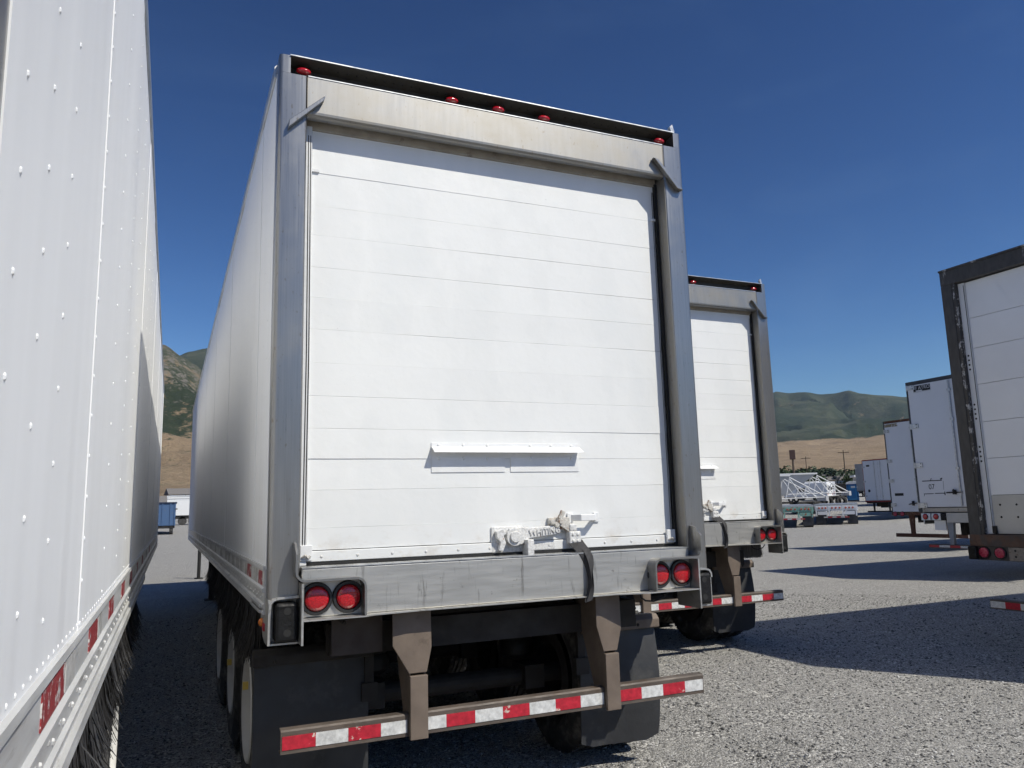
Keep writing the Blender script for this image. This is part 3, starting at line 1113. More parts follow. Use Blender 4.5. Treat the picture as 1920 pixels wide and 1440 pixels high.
    sl.box(.1535, W - .1535, -.02, .136, 1.1475, 1.381)
    sl.build('rear_sill', SILL, root, bevel=.006)
    box('sill_top_lip', ALU, root, .155, W - .155, -.024, .10, 1.3815, 1.3865)
    fl = MB()
    fl.prism([(.1545, .10), (.1545, -.105), (.45, -.105), (.50, -.075), (.75, -.05), (1.9, -.05), (2.08, -.105), (2.4455, -.105), (2.4455, .10)], 'z', 1.1405, 1.1470)
    fl.build('sill_flange', SILL, root)
    # --- underride guard
    bar = MB()
    bar.prism([(.05, .517), (.05, .618), (.057, .626), (.098, .629), (.098, .621), (.066, .618), (.058, .612), (.058, .530), (.115, .524), (.115, .516)], 'x', .078, 2.546)
    ub = bar.build('underride_bar', UG, root)
    xt = [(.085, .243, 'r'), (.243, .401, 'w'), (.401, .564, 'r'), (.564, .700, 'w'), (.806, .91, 'w'), (.91, 1.07, 'r'), (1.07, 1.229, 'w'), (1.229, 1.386, 'r'), (1.386, 1.545, 'w'), (1.545, 1.702, 'r'), (1.702, 1.853, 'w'),
          (1.952, 2.104, 'r'), (2.104, 2.253, 'w'), (2.253, 2.409, 'r'), (2.409, 2.54, 'w')]
    for a, b, c in xt:
        box('reflective_tape', T_RED if c == 'r' else T_WHT, ub, a, b - .001, .0468, .0495, .536, .598)
    for x0, x1, xa, xb in ((.622, .828, .709, .803), (1.817, 1.978, 1.858, 1.947)):
        g = MB()
        g.prism([(x0, 1.14), (x1, 1.14), (x1 + .002, .945), (xb, .822), (xa, .822), (x0, .966)], 'y', .036, .046)
        g.prism([(.0465, 1.14), (.40, 1.14), (.17, .60), (.13, .53), (.0465, .53)], 'x', xa + .004, xa + .012)
        g.prism([(.0465, 1.14), (.40, 1.14), (.17, .60), (.13, .53), (.0465, .53)], 'x', xb - .012, xb - .004)
        g.box(xa, xb, .018, .044, .503, .812)
        g.build('guard_leg', CHAS_B, root, bevel=.003)
    # --- under the floor
    for x in (.74, 1.78):
        box('frame_rail', STEEL_D, root, x, x + .09, .42, 6.4, .93, 1.165)
    for y in (.30, .95, 2.2, 3.5, 5.2, 6.3):
        box('cross_member', STEEL_D, root, .35, 2.25, y, y + .1, .90 if y < 1 else .98, 1.06 if y < 1 else 1.12)
    hp = MB()
    hp.box(.335, .60, .16, .17, .925, 1.135)
    pl = hp.build('hanger_plate', MAT('dark brown plate', (.05, .036, .028), .7), root)
    MB().tube([(.37, .14, 1.11), (.385, .13, 1.095), (.40, .14, 1.085), (.39, .15, 1.10)], .008, 6).build('eye_bolt', STEEL_D, pl)
    for x0, x1, br in ((0.0, .615, 0), (1.99, 2.545, 1)):
        n = 9
        vs, fs = [], []
        for i in range(n):
            t = i / (n - 1)
            z = .885 - t * .74
            bow = .05 * math.sin(t * 3.0) * (1 if br else .3)
            for j in range(7):
                s = j / 6
                cut = .03 if (i == n - 1 and j in (0, 6)) else 0
                y = .56 - bow * (s if br else 1) + .02 * math.sin(s * 5) * t
                vs.append((x0 + (x1 - x0) * s - (.02 * t if br else 0), y, z + cut))
        k = len(vs)
        vs += [(a, b + .009, c) for a, b, c in vs]
        for i in range(n - 1):
            for j in range(6):
                a = i * 7 + j
                fs.append((a, a + 1, a + 8, a + 7))
                fs.append((k + a, k + a + 7, k + a + 8, k + a + 1))
        for i in range(n - 1):
            a, b = i * 7, i * 7 + 7
            fs += [(a, b, k + b, k + a), (a + 6, k + a + 6, k + b + 6, b + 6)]
        fo = MB().add(vs, fs).build('mud_flap', FLAP, root, smooth=True)
        b = MB()
        b.prism([(.50, .845), (.50, .90), (.53, .93), (.58, .93), (.60, .90), (.60, .845)], 'x', x0 - .01, x1 + .012)
        bo = b.build('flap_bracket', CHAS_B if br else STEEL_D, root, bevel=.006)
        rv = MB()
        for xx in (.1, .4):
            rv.dome((x0 + xx, .4995, .87), (0, -1, 0), .011, .008)
        rv.build('bolt', STEEL_D, bo)
        s = MB()
        s.box((.62 if not br else 1.87), (.74 if not br else 1.99), .52, .58, .87, .92)
        s.build('flap_arm', STEEL_D, root)
    for k, y in enumerate((1.08, 2.33, 3.72)):
        a = MB()
        a.cyl((.5, y, .52), (2.1, y, .52), .065, .065, 16)
        a.box(.68, .82, y - .12, y + .1, .45, .60)
        a.box(1.78, 1.92, y - .12, y + .1, .45, .60)
        a.build('axle', STEEL_D, root)
        for x in (.78, 1.82):
            ab = MB()
            ab.lathe([(0, .09), (.03, .125), (.1, .13), (.13, .115), (.16, .13), (.25, .125), (.28, .1), (.30, .1)], (x, y + .12, .62), (0, 0, 1), 20)
            ab.build('air_spring', RUBBER, root, smooth=True)
        for x in (.62, 1.98):
            c = MB()
            c.box(x - .045, x + .045, y - .56, y - .50, .60, .70)
            c.box(x - .025, x + .025, y - .55, y - .52, .70, .98)
            c.build('brake_chamber', STEEL_D, root)
        wheel_parts(root, .012, y, .52, -1, tag_y=[.13, .06, None][k])
        wheel_parts(root, W - .012, y, .52, 1)
    for x in (.33, W - .33 - .12):
        g = MB()
        g.box(x, x + .12, 12.64, 12.76, .35, 1.165)
        g.box(x + .015, x + .105, 12.655, 12.745, .06, .35)
        g.box(x - .06, x + .18, 12.56, 12.84, .04, .06)
        g.obox((x + .06, 13.1, .75), (.025, 0, 0), (0, .02, .014), (0, -.32, .36))
        g.build('landing_leg', STEEL_D, root)
    sc = MB()
    sc.dome((.0, .22, 1.115), (-1, 0, 0), .022, .02, 10)
    sc.build('side_marker', AMBER, root)
    box('side_reflector', T_RED, root, -.006, .0, .105, .165, 1.085, 1.12)
    sp = MB()
    sp.prism([(.12, 1.165), (.30, 1.165), (.30, 1.13), (.20, 1.05), (.12, 1.03)], 'x', .001, .012)
    sp.build('post_gusset', SILL, root)
    cw = MB()
    cw.tube([(2.06, -.06, 1.142), (2.062, -.065, 1.118), (2.09, -.065, 1.098), (2.15, -.06, 1.09), (2.22, -.05, 1.10), (2.28, -.02, 1.13)], .005, 6)
    cw.build('loose_cable', BLACK, root)
    return root


main = make_rollup()
tag(main, 'white box trailer in the centre with brush-painted roll-up door and black strap on its latch', 'trailer', 'white roll-up trailers parked side by side')
second = copy_tree(main)
second.location = (3.235, 2.814, .05)
tag(second, 'white roll-up trailer standing just right of and behind the central trailer', 'trailer')
rs_ = np.random.RandomState(8)
vs, qs = [], []
for i in range(1500):
    x, y0 = 1.99 + .56 * rs_.rand(), .36 + .03 * rs_.rand()
    ln, dx, dy = .13 + .05 * rs_.rand(), rs_.normal(.006, .012), rs_.normal(-.01, .01)
    b = len(vs)
    for t in (0, .5, 1):
        vs += [(x + dx * t - .0016, y0 + dy * t, 1.14 - ln * t), (x + dx * t + .0016, y0 + dy * t, 1.14 - ln * t)]
    qs += [(b, b + 1, b + 3, b + 2), (b + 2, b + 3, b + 5, b + 4)]
tag(link_mesh('rear_brush', grid_mesh('rear_brush', vs, qs), MAT('sunlit grey bristle', (.16, .155, .15), .7, 0, .5, 60, (1, 1, .1)), second), kind='stuff')  # the brush's sunlit grey is put into its base colour
leftt = copy_tree(main)
leftt.location = (-3.258, -3.06, -.02)
leftt.rotation_euler = (0, 0, -.0032)
tag(leftt, 'white trailer at the left edge, its sunlit riveted side seen at a steep angle', 'trailer')

# ------------------------------------------------------------------ the row of trailers backed in on the right
def running_gear(root, rear=1.0, n=2, length=13.0, spacing=1.25):
    for k in range(n):
        y = rear + k * spacing
        MB().cyl((.5, y, .5), (2.1, y, .5), .065, .065, 12).build('axle', STEEL_D, root)
        for x, sx in ((.03, -1), (W - .03, 1)):
            m = MB()
            prof = [(0.03, .28), (0, .36), (.02, .47), (.05, .5), (.1, .505), (.24, .5), (.27, .46), (.28, .36), (.25, .28)]
            for d in (0, .31):
                m.lathe(prof, (x - sx * d, y, .505), (-sx, 0, 0), 28)
            w = m.build('wheel', TYRE, root, smooth=True)
            q = MB()
            q.lathe([(.02, .29), (.0, .28), (.05, .26), (.12, .2), (.1, .1), (.05, .08), (.05, 0)], (x, y, .505), (-sx, 0, 0), 20)
            q.build('rim', RIM, w, smooth=True)
    for x in (.72, 1.78):
        box('frame_rail', STEEL_D, root, x, x + .1, .25, length - 1, .86, 1.10)
    for x in (.35, W - .47):
        g = MB()
        g.box(x, x + .12, length - 2.6, length - 2.48, .06, 1.1)
        g.box(x - .06, x + .18, length - 2.68, length - 2.4, .03, .06)
        g.build('landing_leg', STEEL_D, root)


def shell(root, length, mat, z0=1.1, top=4.08):
    box('side_wall', mat, root, .004, .024, .10, length, z0, top)
    box('side_wall', mat, root, W - .024, W - .004, .10, length, z0, top)
    box('front_wall', mat, root, .03, W - .03, length - .02, length, z0, top)
    box('roof', mat, root, .006, W - .006, .10, length, top + .001, top + .02)
    box('floor', STEEL_D, root, .03, W - .03, .1, length - .03, z0 + .002, z0 + .12)
    for x in (-.008, W - .012):
        box('side_rail', ALU, root, x, x + .02, .11, length, z0 - .02, z0 + .16)


def guard(root, z0, z1, xs, mat, legmat, tape=True, legs=(.62, 1.88), lw=.09, pitch=.16, ltop=1.1, shift=0):
    b = MB()
    b.prism([(.0, z0), (.0, z1), (.10, z1), (.10, z1 - .008), (.008, z1 - .008), (.008, z0 + .008), (.09, z0 + .008), (.09, z0)], 'x', xs[0], xs[1])
    o = b.build('underride_bar', mat, root)
    if tape:
        x, k = xs[0] + .005, shift
        while x < xs[1] - .05:
            box('reflective_tape', T_RED if k % 2 == 0 else T_WHT, o, x, min(x + pitch - .001, xs[1] - .003), -.003, -.0005, z0 + .014, z1 - .016)
            x += pitch
            k += 1
    for x in legs:
        m = MB()
        m.prism([(x - .03, ltop), (x + lw + .03, ltop), (x + lw, z1 + .15), (x + lw, z1 + .0008), (x, z1 + .0008), (x, z1 + .15)], 'y', .012, .085)
        m.build('guard_leg', legmat, root)


RT_RZ = -math.pi / 2
# --- nearest: brown-framed roll-up trailer
rt = empty('semi_trailer', (7.3, 1.693, .0), RT_RZ, 'trailer at the right edge with scraped dark rear frame and shaded white panel door', 'trailer')
shell(rt, 13.6, WHITE_F, 1.12)
for x0, x1 in ((0, .125), (W - .125, W)):
    box('corner_post', FRAME_BR, rt, x0, x1, .0, .10, .985, 3.94, bevel=.006)
for x0, x1 in ((.1255, .16), (W - .16, W - .1255)):
    box('post_edge', FRAME_EDGE, rt, x0, x1, .008, .10, 1.245, 3.94)
hd = MB()
hd.box(0, W, .0, .11, 3.9405, 4.095)
hd.box(-.006, W + .006, -.012, .15, 4.0955, 4.118)
hd.build('header', FRAME_BR, rt, bevel=.004)
zs = [1.25, 1.645, 2.025, 2.41, 2.81, 3.20, 3.53, 3.93]
box('door_backing', DARK, rt, .15, W - .15, .11, .114, 1.2, 3.94)
for i, (a, b) in enumerate(zip(zs[:-1], zs[1:])):
    p = box('door_panel', BEIGE_F if i == 0 else WHITE_F, rt, .235, W - .235, .075, .109, a + .002, b - .002, bevel=.0015)
    if i == 0:
        m = MB()
        for x in (.317, .489, .75, .92):
            for z in (1.545, 1.42):
                m.dome((x, .0745, z), (0, -1, 0), .012, .008)
        m.dome((.55, .0745, 1.29), (0, -1, 0), .018, .010)
        tag(m.build('bolts', STEEL_D, p), kind='stuff')
for x0, x1 in ((.1605, .23), (W - .23, W - .1605)):
    o = box('door_track', WHITE_F, rt, x0, x1, .06, .109, 1.25, 3.93)
    m = MB()
    for z in (2.0, 2.05, 2.1, 2.15, 2.45, 2.5, 2.55, 2.6, 2.98, 3.03, 3.08, 3.13):
        m.cyl((x0 + .025, .0595, z), (x0 + .025, .0585, z), .011, .011, 8)
    m.build('track_hole', BLACK, o)
    MB().tube([((x0 + x1) / 2 + .03, .055, 1.3), ((x0 + x1) / 2 + .03, .055, 3.9)], .003, 6).build('lift_cable', STEEL_D, rt)
    box('cable_anchor', STEEL_D, rt, x1 - .01, x1 + .03, .05, .0745, 1.255, 1.33)
sl = MB()
sl.box(.0, W, -.015, .10, 1.125, 1.243)
sl.build('rear_sill', mat_worn('rust-brown sill', (.11, .062, .042), (.07, .055, .048), .5, 5, .75), rt, bevel=.005)
box('lamp_board', FRAME_BR, rt, .09, W - .09, .0, .05, .985, 1.1245)
box('hole_plate', mat_worn('scuffed bare plate', (.24, .21, .18), (.12, .08, .05), .55, 8), rt, .40, .72, -.005, -.0005, .99, 1.12)
m = MB()
for z in (1.03, 1.09):
    m.cyl((.47, -.0055, z), (.47, -.0065, z), .012, .012, 10)
m.build('plate_hole', BLACK, rt)
for x in (.144, .314, W - .314, W - .144):
    lamp(rt, x, -.0005, 1.062, .052, .064, PINKLENS)
for x in (.0, W - .088):
    o = box('dock_bumper', RUBBER, rt, x, x + .088, -.06, -.016, .99, 1.124, bevel=.008)
guard(rt, .50, .592, (.135, W - .135), UG, STEEL_D, True, (.75, 1.75), pitch=.155, shift=1)
running_gear(rt, 4.6, 2, 13.6)


def hinge(root, x, z, m):
    h = MB()
    h.box(x, x + .17, -.028, -.012, z - .05, z + .05)
    h.cyl((x - .015, -.012, z - .06), (x - .015, -.012, z + .06), .022, .022, 10)
    o = h.build('hinge', m, root, bevel=.003)
    b = MB()
    for dz in (-.03, .03):
        b.dome((x + .13, -.0285, z + dz), (0, -1, 0), .012, .007)
    b.build('hinge_bolt', STEEL_D, o)


def barn(loc, label, frame, hinge_m, hz, length=13.0, z_door=1.43, z_sill=1.30, door=WHITE_F, head=None, body=WHITE_F, rods=((.6, 1.0),), hinge_x=.05, group='trailers backed into the right-hand row', gear=True, H_=4.1):
    root = empty('semi_trailer', loc, RT_RZ, label, 'trailer', group)
    shell(root, length, body, 1.1, H_ - .03)
    for x0, x1 in ((0, .045), (W - .045, W)):
        box('rear_post', frame, root, x0, x1, .0, .11, z_sill, H_)
    box('header', head or frame, root, .0455, W - .0455, .0, .11, H_ - .075, H_)
    box('rear_sill', frame if head is None else head, root, .0, W, -.012, .11, z_sill - .1, z_sill - .0005, bevel=.004)
    for x0, x1 in ((.052, W / 2 - .004), (W / 2 + .004, W - .052)):
        box('door', door, root, x0, x1, -.011, .03, z_sill + .012, H_ - .082, bevel=.004)
    box('door_seal', BLACK, root, W / 2 - .0035, W / 2 + .0035, -.006, .03, z_sill + .012, H_ - .082)
    for z in hz:
        hinge(root, hinge_x, z, hinge_m)
    for x in (W / 2 - .28, W / 2 + .22):
        r = MB()
        r.cyl((x, -.035, z_sill + .03), (x, -.035, H_ - .1), .016, .016, 8)
        for z in (z_sill + .3, 2.2, 3.2, H_ - .3):
            r.box(x - .035, x + .035, -.05, -.0115, z - .025, z + .025)
        r.build('lock_rod', ALU, root)
    if gear: running_gear(root, 4.4, 2, length)
    return root


CLEANW = MAT('clean white swing door', (.78, .785, .795), .42, 0, .03, 1.2)  # clean white paint of the swing doors and bodies
DKFR = MAT('dark door gasket frame', (.05, .052, .055), .5, .1, .3, 5)
BEIGE_S = MAT('beige sill', (.45, .41, .34), .6, 0, .2, 6, dirt=((.12, .08, .05), .6, .15, 9))
# --- second in the row: sticker and number on the door
t2 = barn((14.1, 7.76, .0), 'white swing-door trailer with black and white ATRO sticker and number 07 on its door', DKFR, ALU, (3.97, 3.14, 2.31, 1.47), 13.2, 1.43, 1.42, CLEANW, body=CLEANW)
box('sill_cap', BEIGE_S, t2, .10, W - .02, -.018, -.0125, 1.335, 1.415)
st = box('sticker', MAT('white sticker edge', (.62, .62, .62), .5), t2, .185, .605, -.0135, -.0112, 3.845, 4.0)
box('sticker_ground', BLACK, st, .195, .595, -.0148, -.0137, 3.868, 3.99)
box('sticker_tear', MAT('white tear', (.66, .67, .68), .5), st, .25, .40, -.0158, -.0149, 3.87, 3.892)
me = text_mesh('ATRO', .105, .0008)
me.transform(Matrix.Translation((.45, -.0158, 3.938)) @ Matrix.Rotation(R(90), 4, 'X') @ Matrix.Diagonal((.98, 1, 1, 1)))
link_mesh('lettering', me, MAT('white ink', (.62, .62, .62), .5), st)
m = MB()
m.prism([(.215, 3.975), (.245, 3.985), (.275, 3.975), (.272, 3.925), (.245, 3.895), (.218, 3.925)], 'y', -.0158, -.0149)
m.build('shield', MAT('grey ink', (.22, .23, .24), .5), st)
me = text_mesh('07', .15, .0008)
me.transform(Matrix.Translation((.37, -.0125, 1.845)) @ Matrix.Rotation(R(90), 4, 'X') @ Matrix.Diagonal((.95, 1, 1, 1)))
nb = link_mesh('door_number', me, BLACK, t2)
m = MB()
m.box(.16, .62, -.0125, -.0112, 1.965, 1.983)
m.box(.17, .40, -.0125, -.0112, 1.700, 1.714)
m.box(.43, .66, -.0125, -.0112, 1.703, 1.719)
m.obox((.372, -.0118, 2.005), (.012, 0, .024), (0, .0006, 0), (.006, 0, -.003))
m.obox((.61, -.0118, 2.005), (.022, 0, .006), (0, .0006, 0), (-.004, 0, .014))
m.prism([(.64, 1.70), (.66, 1.76), (.672, 1.69), (.655, 1.66)], 'y', -.0125, -.0112)
m.obox((.645, -.0118, 1.87), (.003, 0, .09), (0, .0006, 0), (.003, 0, 0))
m.obox((.18, -.0118, 1.68), (.004, 0, .02), (0, .0006, 0), (.004, 0, 0))
m.build('marker_lines', BLACK, nb)
h = MB()
h.cyl((.72, -.045, 1.72), (1.05, -.045, 1.72), .014, .014, 8)
h.box(.86, .92, -.06, -.0115, 1.68, 1.77)
h.ball((.89, -.06, 1.74), .03, .02, .05, 8, 6)
h.build('door_handle', STEEL_D, t2)
for x in (.165, .41):
    bx_ = box('lamp_box', WHITE_F, t2, x - .105, x + .10, -.03, .02, 1.165, 1.305, bevel=.004)
    lamp(t2, x, -.0305, 1.237, .055, .06)
box('lamp_gap', RUBBER, t2, .515, .63, -.035, .02, 1.16, 1.30, bevel=.005)
box('rear_plate', BEIGE_F, t2, .635, W - .2, -.02, .02, 1.12, 1.31)
box('light_panel', WHITE_F, t2, .30, .56, .04, .06, .96, 1.158)
guard(t2, .60, .675, (.15, W - .15), UG, GREYP, True, (.63, 1.88), .09, .235, 1.15)
# --- third: rust along the roof
t3 = barn((20.8, 14.163, .0), 'white swing-door trailer with rust along its roof edge and a rusty guard below', DKFR, ALU, (3.77, 2.81, 2.18, 1.42), 13.0, 1.2, 1.19, CLEANW, head=RUST, body=CLEANW)
box('data_plate', BLACK, t3, .19, .51, -.0135, -.0112, 1.70, 1.785)
box('peeled_edge', mat_worn('peeling door edge', (.30, .25, .15), (.5, .5, .5), .5, 8), t3, .06, .55, -.0135, -.0112, 3.90, 4.0)
h = MB()
h.cyl((.70, -.045, 1.43), (1.0, -.045, 1.47), .014, .014, 8)
h.box(.82, .88, -.06, -.0115, 1.39, 1.53)
h.build('door_handle', STEEL_D, t3)
for x in (.14, .40):
    lamp(t3, x, -.0125, 1.135, .07, .08, PINKLENS)
guard(t3, .42, .53, (.07, W - .07), RUST, RUST, False, (.62, 1.88), .12, ltop=1.09)
# --- further back in the row
far_rows = [((44.1, 36.15), 'distant white swing-door trailer with a red left edge in the right-hand row', 'red'),
            ((49.7, 39.9), 'distant trailer with brown door top and scribbled white door', 'scrib'),
            ((69.0, 59.6), 'far grey box trailer beside the blue portable toilet', 'grey'),
            ((60.2, 50.4), 'far white trailer with dark undercarriage between the red-edged and the grey trailer', 'plain')]
REDP = MAT('red frame paint', (.28, .04, .03), .6, 0, .3, 4)
GREYW = MAT('grey weathered wall', (.30, .30, .305), .6, 0, .15, 1.5)
SCRIB = mat_worn('scribbled chalky door', (.52, .52, .51), (.16, .15, .15), .66, 6, .6, (1, 1, 3), spread=.02)
for (x, y), lab, kd in far_rows:
    z = ground_z(x, y)
    t = barn((x, y, z), lab, {'red': REDP, 'grey': GREYW}.get(kd, DKFR), ALU, (3.6, 2.6, 1.6), 12.5, 1.3, 1.28,
             {'scrib': SCRIB, 'grey': GREYW}.get(kd, CLEANW), head={'scrib': MAT('brown header', (.16, .12, .07), .7)}.get(kd), body={'grey': GREYW}.get(kd, CLEANW))
    if kd == 'red':
        box('door_mark', BLACK, t, .35, .62, -.0135, -.0112, 3.62, 3.74)
        MB().cyl((.42, -.0115, 1.95), (.42, -.0135, 1.95), .1, .1, 16).build('round_mark', BLACK, t)
    guard(t, .5, .59, (.1, W - .1), STEEL_D, STEEL_D, False, (.62, 1.88))

# ------------------------------------------------------------------ background vehicles on the lot
def deg_from_cam(x, y):
    return math.atan2(x - CAM.x, y - CAM.y)


def flatbed(loc, rz, label, face, tail, bracket_m):
    """flatbed seen from behind: origin at the middle of the rear edge, +y runs forward"""
    root = empty('flatbed_trailer', loc, rz, label, 'flatbed trailer', 'flatbed trailers parked across the lane')
    box('deck', ALU, root, -1.27, 1.27, 0, 12, 1.25, 1.36)
    box('rear_beam', face, root, -1.25, 1.25, -.02, .08, .95, 1.245)
    for x in (-1.2, -.45, .35, 1.12):
        box('rear_upright', face, root, x, x + .09, -.05, -.021, .62, 1.24)
    for x0, x1 in ((-1.08, -.5), (-.33, .33), (.47, 1.08)):
        p = box('lamp_plate', bracket_m, root, x0, x1, -.045, -.021, 1.02, 1.22)
        for k in range(3):
            xx = x0 + (x1 - x0) * (k + .5) / 3
            m = MB()
            m.lathe([(0, .06), (.02, .055), (.025, .03), (.026, 0)], (xx, -.0455, 1.12), (0, -1, 0), 12)
            m.build('tail_lamp', tail, p)
    box('lower_plate', bracket_m, root, -1.08, -.5, -.04, -.021, .70, .92)
    box('lower_plate', bracket_m, root, .47, 1.08, -.04, -.021, .70, .92)
    b = box('underride_bar', UG, root, -.75, .75, -.08, -.052, .50, .60)
    for k in range(6):
        box('reflective_tape', T_RED if k % 2 else T_WHT, b, -.74 + k * .247, -.74 + k * .247 + .24, -.084, -.0805, .515, .585)
    for x0 in (-1.22, .62):
        box('mud_flap', FLAP, root, x0, x0 + .6, .02, .03, .15, .94)
    for k in range(2):
        for sx in (-1, 1):
            m = MB()
            m.lathe([(.02, .28), (0, .4), (.03, .49), (.08, .5), (.5, .5), (.56, .46), (.58, .28)], (sx * 1.22, 1.1 + k * 1.3, .5), (-sx, 0, 0), 24)
            m.build('wheel', TYRE, root, smooth=True)
    for x in (-.5, .42):
        box('frame_rail', STEEL_D, root, x, x + .08, .1, 11.5, .85, 1.249)
    return root


TEAL = mat_worn('worn mint green paint', (.20, .40, .34), (.30, .14, .08), .55, 7, .6)
ORNG = MAT('orange-red lamp', (.45, .09, .05), .4)
flatbed((33.7, 32.3, .0), -R(43), 'worn mint green flatbed trailer, left of the pair seen from behind', TEAL, ORNG, TEAL)
flatbed((38.0, 33.0, .0), -R(47), 'white-painted flatbed trailer parked to the right of the green one', WHITE_F, ORNG, WHITE_F)


def bottom_dump(loc, rz, label):
    """white belly-dump: origin on the ground at the tail, +y runs to the front"""
    root = empty('bottom_dump_trailer', loc, rz, label, 'dump trailer', 'white bottom-dump trailers')
    h = MB()
    vs = [(-1.2, 2.2, 3.15), (1.2, 2.2, 3.15), (1.2, 9.2, 3.15), (-1.2, 9.2, 3.15), (-.55, 5.0, 1.15), (.55, 5.0, 1.15), (.55, 7.6, 1.15), (-.55, 7.6, 1.15)]
    h.add(vs, [(3, 2, 1, 0), (4, 5, 6, 7), (0, 1, 5, 4), (1, 2, 6, 5), (2, 3, 7, 6), (3, 0, 4, 7)])
    h.build('hopper', BD, root, bevel=.04)
    rim = MB()
    for a in (-1.25, 1.19):
        rim.box(a, a + .06, 2.15, 9.25, 3.1, 3.24)
    rim.box(-1.19, 1.19, 2.15, 2.2, 3.1, 3.24)
    rim.box(-1.19, 1.19, 9.2, 9.25, 3.1, 3.24)
    rim.build('hopper_rim', WHITE_P, root)
    for sx in (-1, 1):
        x = sx * 1.1
        for a, b in (((x, 2.2, 3.0), (x, -.6, 1.35)), ((x, -.6, 1.3), (x, 5.0, 1.25)), ((x, 2.2, 2.9), (x, 2.6, 1.3)), ((x, 2.2, 2.9), (x, 1.2, 1.3)), ((x, 1.2, 1.3), (x, .9, 2.2)), ((x, .9, 2.2), (x, .2, 1.3)),
                     ((x, 9.2, 3.0), (x, 11.6, 1.9)), ((x, 11.6, 1.85), (x, 7.6, 1.3)), ((x, 10.3, 2.5), (x, 9.4, 1.5))):
            MB().cyl(a, b, .045, .045, 8).build('truss_bar', WHITE_P, root)
    box('tail_beam', WHITE_P, root, -1.2, 1.2, -.8, -.6, 1.0, 1.42)
    for y in (.1, 1.35):
        for sx in (-1, 1):
            m = MB()
            m.lathe([(.02, .28), (0, .4), (.03, .49), (.08, .5), (.5, .5), (.56, .46), (.58, .28)], (sx * 1.22, y, .5), (-sx, 0, 0), 20)
            m.build('wheel', TYRE, root, smooth=True)
    box('frame_rail', STEEL_D, root, -.6, .6, -.5, 5, .85, 1.0)
    m = MB()
    for x in (-1.0, -.7, .7, 1.0):
        m.lathe([(0, .06), (.02, .055), (.025, 0)], (x, -.802, 1.22), (0, -1, 0), 10)
    m.build('tail_lamp', ORNG, root)
    return root


BD = MAT('grey-white hopper sheet', (.50, .52, .55), .4, .2, .1, 1.0)
for (x, y), rz, lab in (((49.0, 45.8), R(62), 'white bottom-dump trailer with open truss frame, nearest behind the green flatbed'),
                        ((58.6, 52.3), R(60), 'second white bottom-dump trailer standing behind the first')):
    bottom_dump((x, y, ground_z(x, y)), rz, lab)

# portable toilet
px, py = 73.0, 63.9
pt = empty('portable_toilet', (px, py, ground_z(px, py)), -R(49), 'blue portable toilet with white domed roof standing alone on the lot', 'toilet')
BLUE = MAT('blue plastic', (.012, .11, .30), .45, 0, .1, 3)
BLUE2 = MAT('lighter blue plastic', (.02, .16, .38), .45, 0, .1, 3)
box('cabin', BLUE, pt, -.62, .62, 0, 1.2, .12, 2.02, bevel=.03)
for x in (-.62, .56):
    box('corner_rib', BLUE2, pt, x, x + .06, -.02, .04, .1, 2.05)
d = box('door', BLUE2, pt, -.42, .42, -.03, -.002, .16, 1.96, bevel=.01)
box('vent_panel', MAT('pale sign', (.5, .55, .6), .5), d, -.15, .30, -.036, -.031, 1.55, 1.78)
box('inset', BLUE, d, -.30, .30, -.036, -.031, .35, 1.40)
m = MB()
m.prism([(-.68, 2.0), (.68, 2.0), (.66, 2.14), (.50, 2.27), (.2, 2.34), (-.2, 2.34), (-.50, 2.27), (-.66, 2.14)], 'y', -.06, 1.26)
m.build('roof', MAT('white plastic', (.7, .71, .72), .4), pt, bevel=.02)
box('skid', STEEL_D, pt, -.6, .6, .0, 1.2, 0, .119)

# dark flatbed work truck
x, y = 82.5, 73.6
tk = empty('work_truck', (x, y, ground_z(x, y)), R(40), 'dark work truck with white cab and bare frame beside the dump trailers', 'truck')
m = MB()
m.prism([(-.95, .8), (.95, .8), (.95, 1.7), (.75, 2.5), (-.75, 2.5), (-.95, 1.7)], 'y', 3.4, 5.2)
m.build('cab', WHITE_F, tk, bevel=.05)
box('cab_window', BLACK, tk, -.72, .72, 3.37, 3.399, 1.75, 2.35)
box('bonnet', WHITE_F, tk, -.8, .8, 5.21, 6.6, .8, 1.65, bevel=.08)
box('bed', STEEL_D, tk, -1.1, 1.1, -2, 3.3, 1.05, 1.2)
box('tool_body', STEEL_D, tk, -1.05, 1.05, -1.2, 1.8, 1.201, 2.1, bevel=.05)
box('frame_rail', STEEL_D, tk, -.45, .45, -2, 6.4, .7, 1.049)
for yy in (-.3, 5.8):
    for sx in (-1, 1):
        m = MB()
        m.lathe([(.02, .28), (0, .4), (.03, .49), (.08, .5), (.3, .5), (.33, .28)], (sx * 1.05, yy, .5), (-sx, 0, 0), 20)
        m.build('wheel', TYRE, tk, smooth=True)

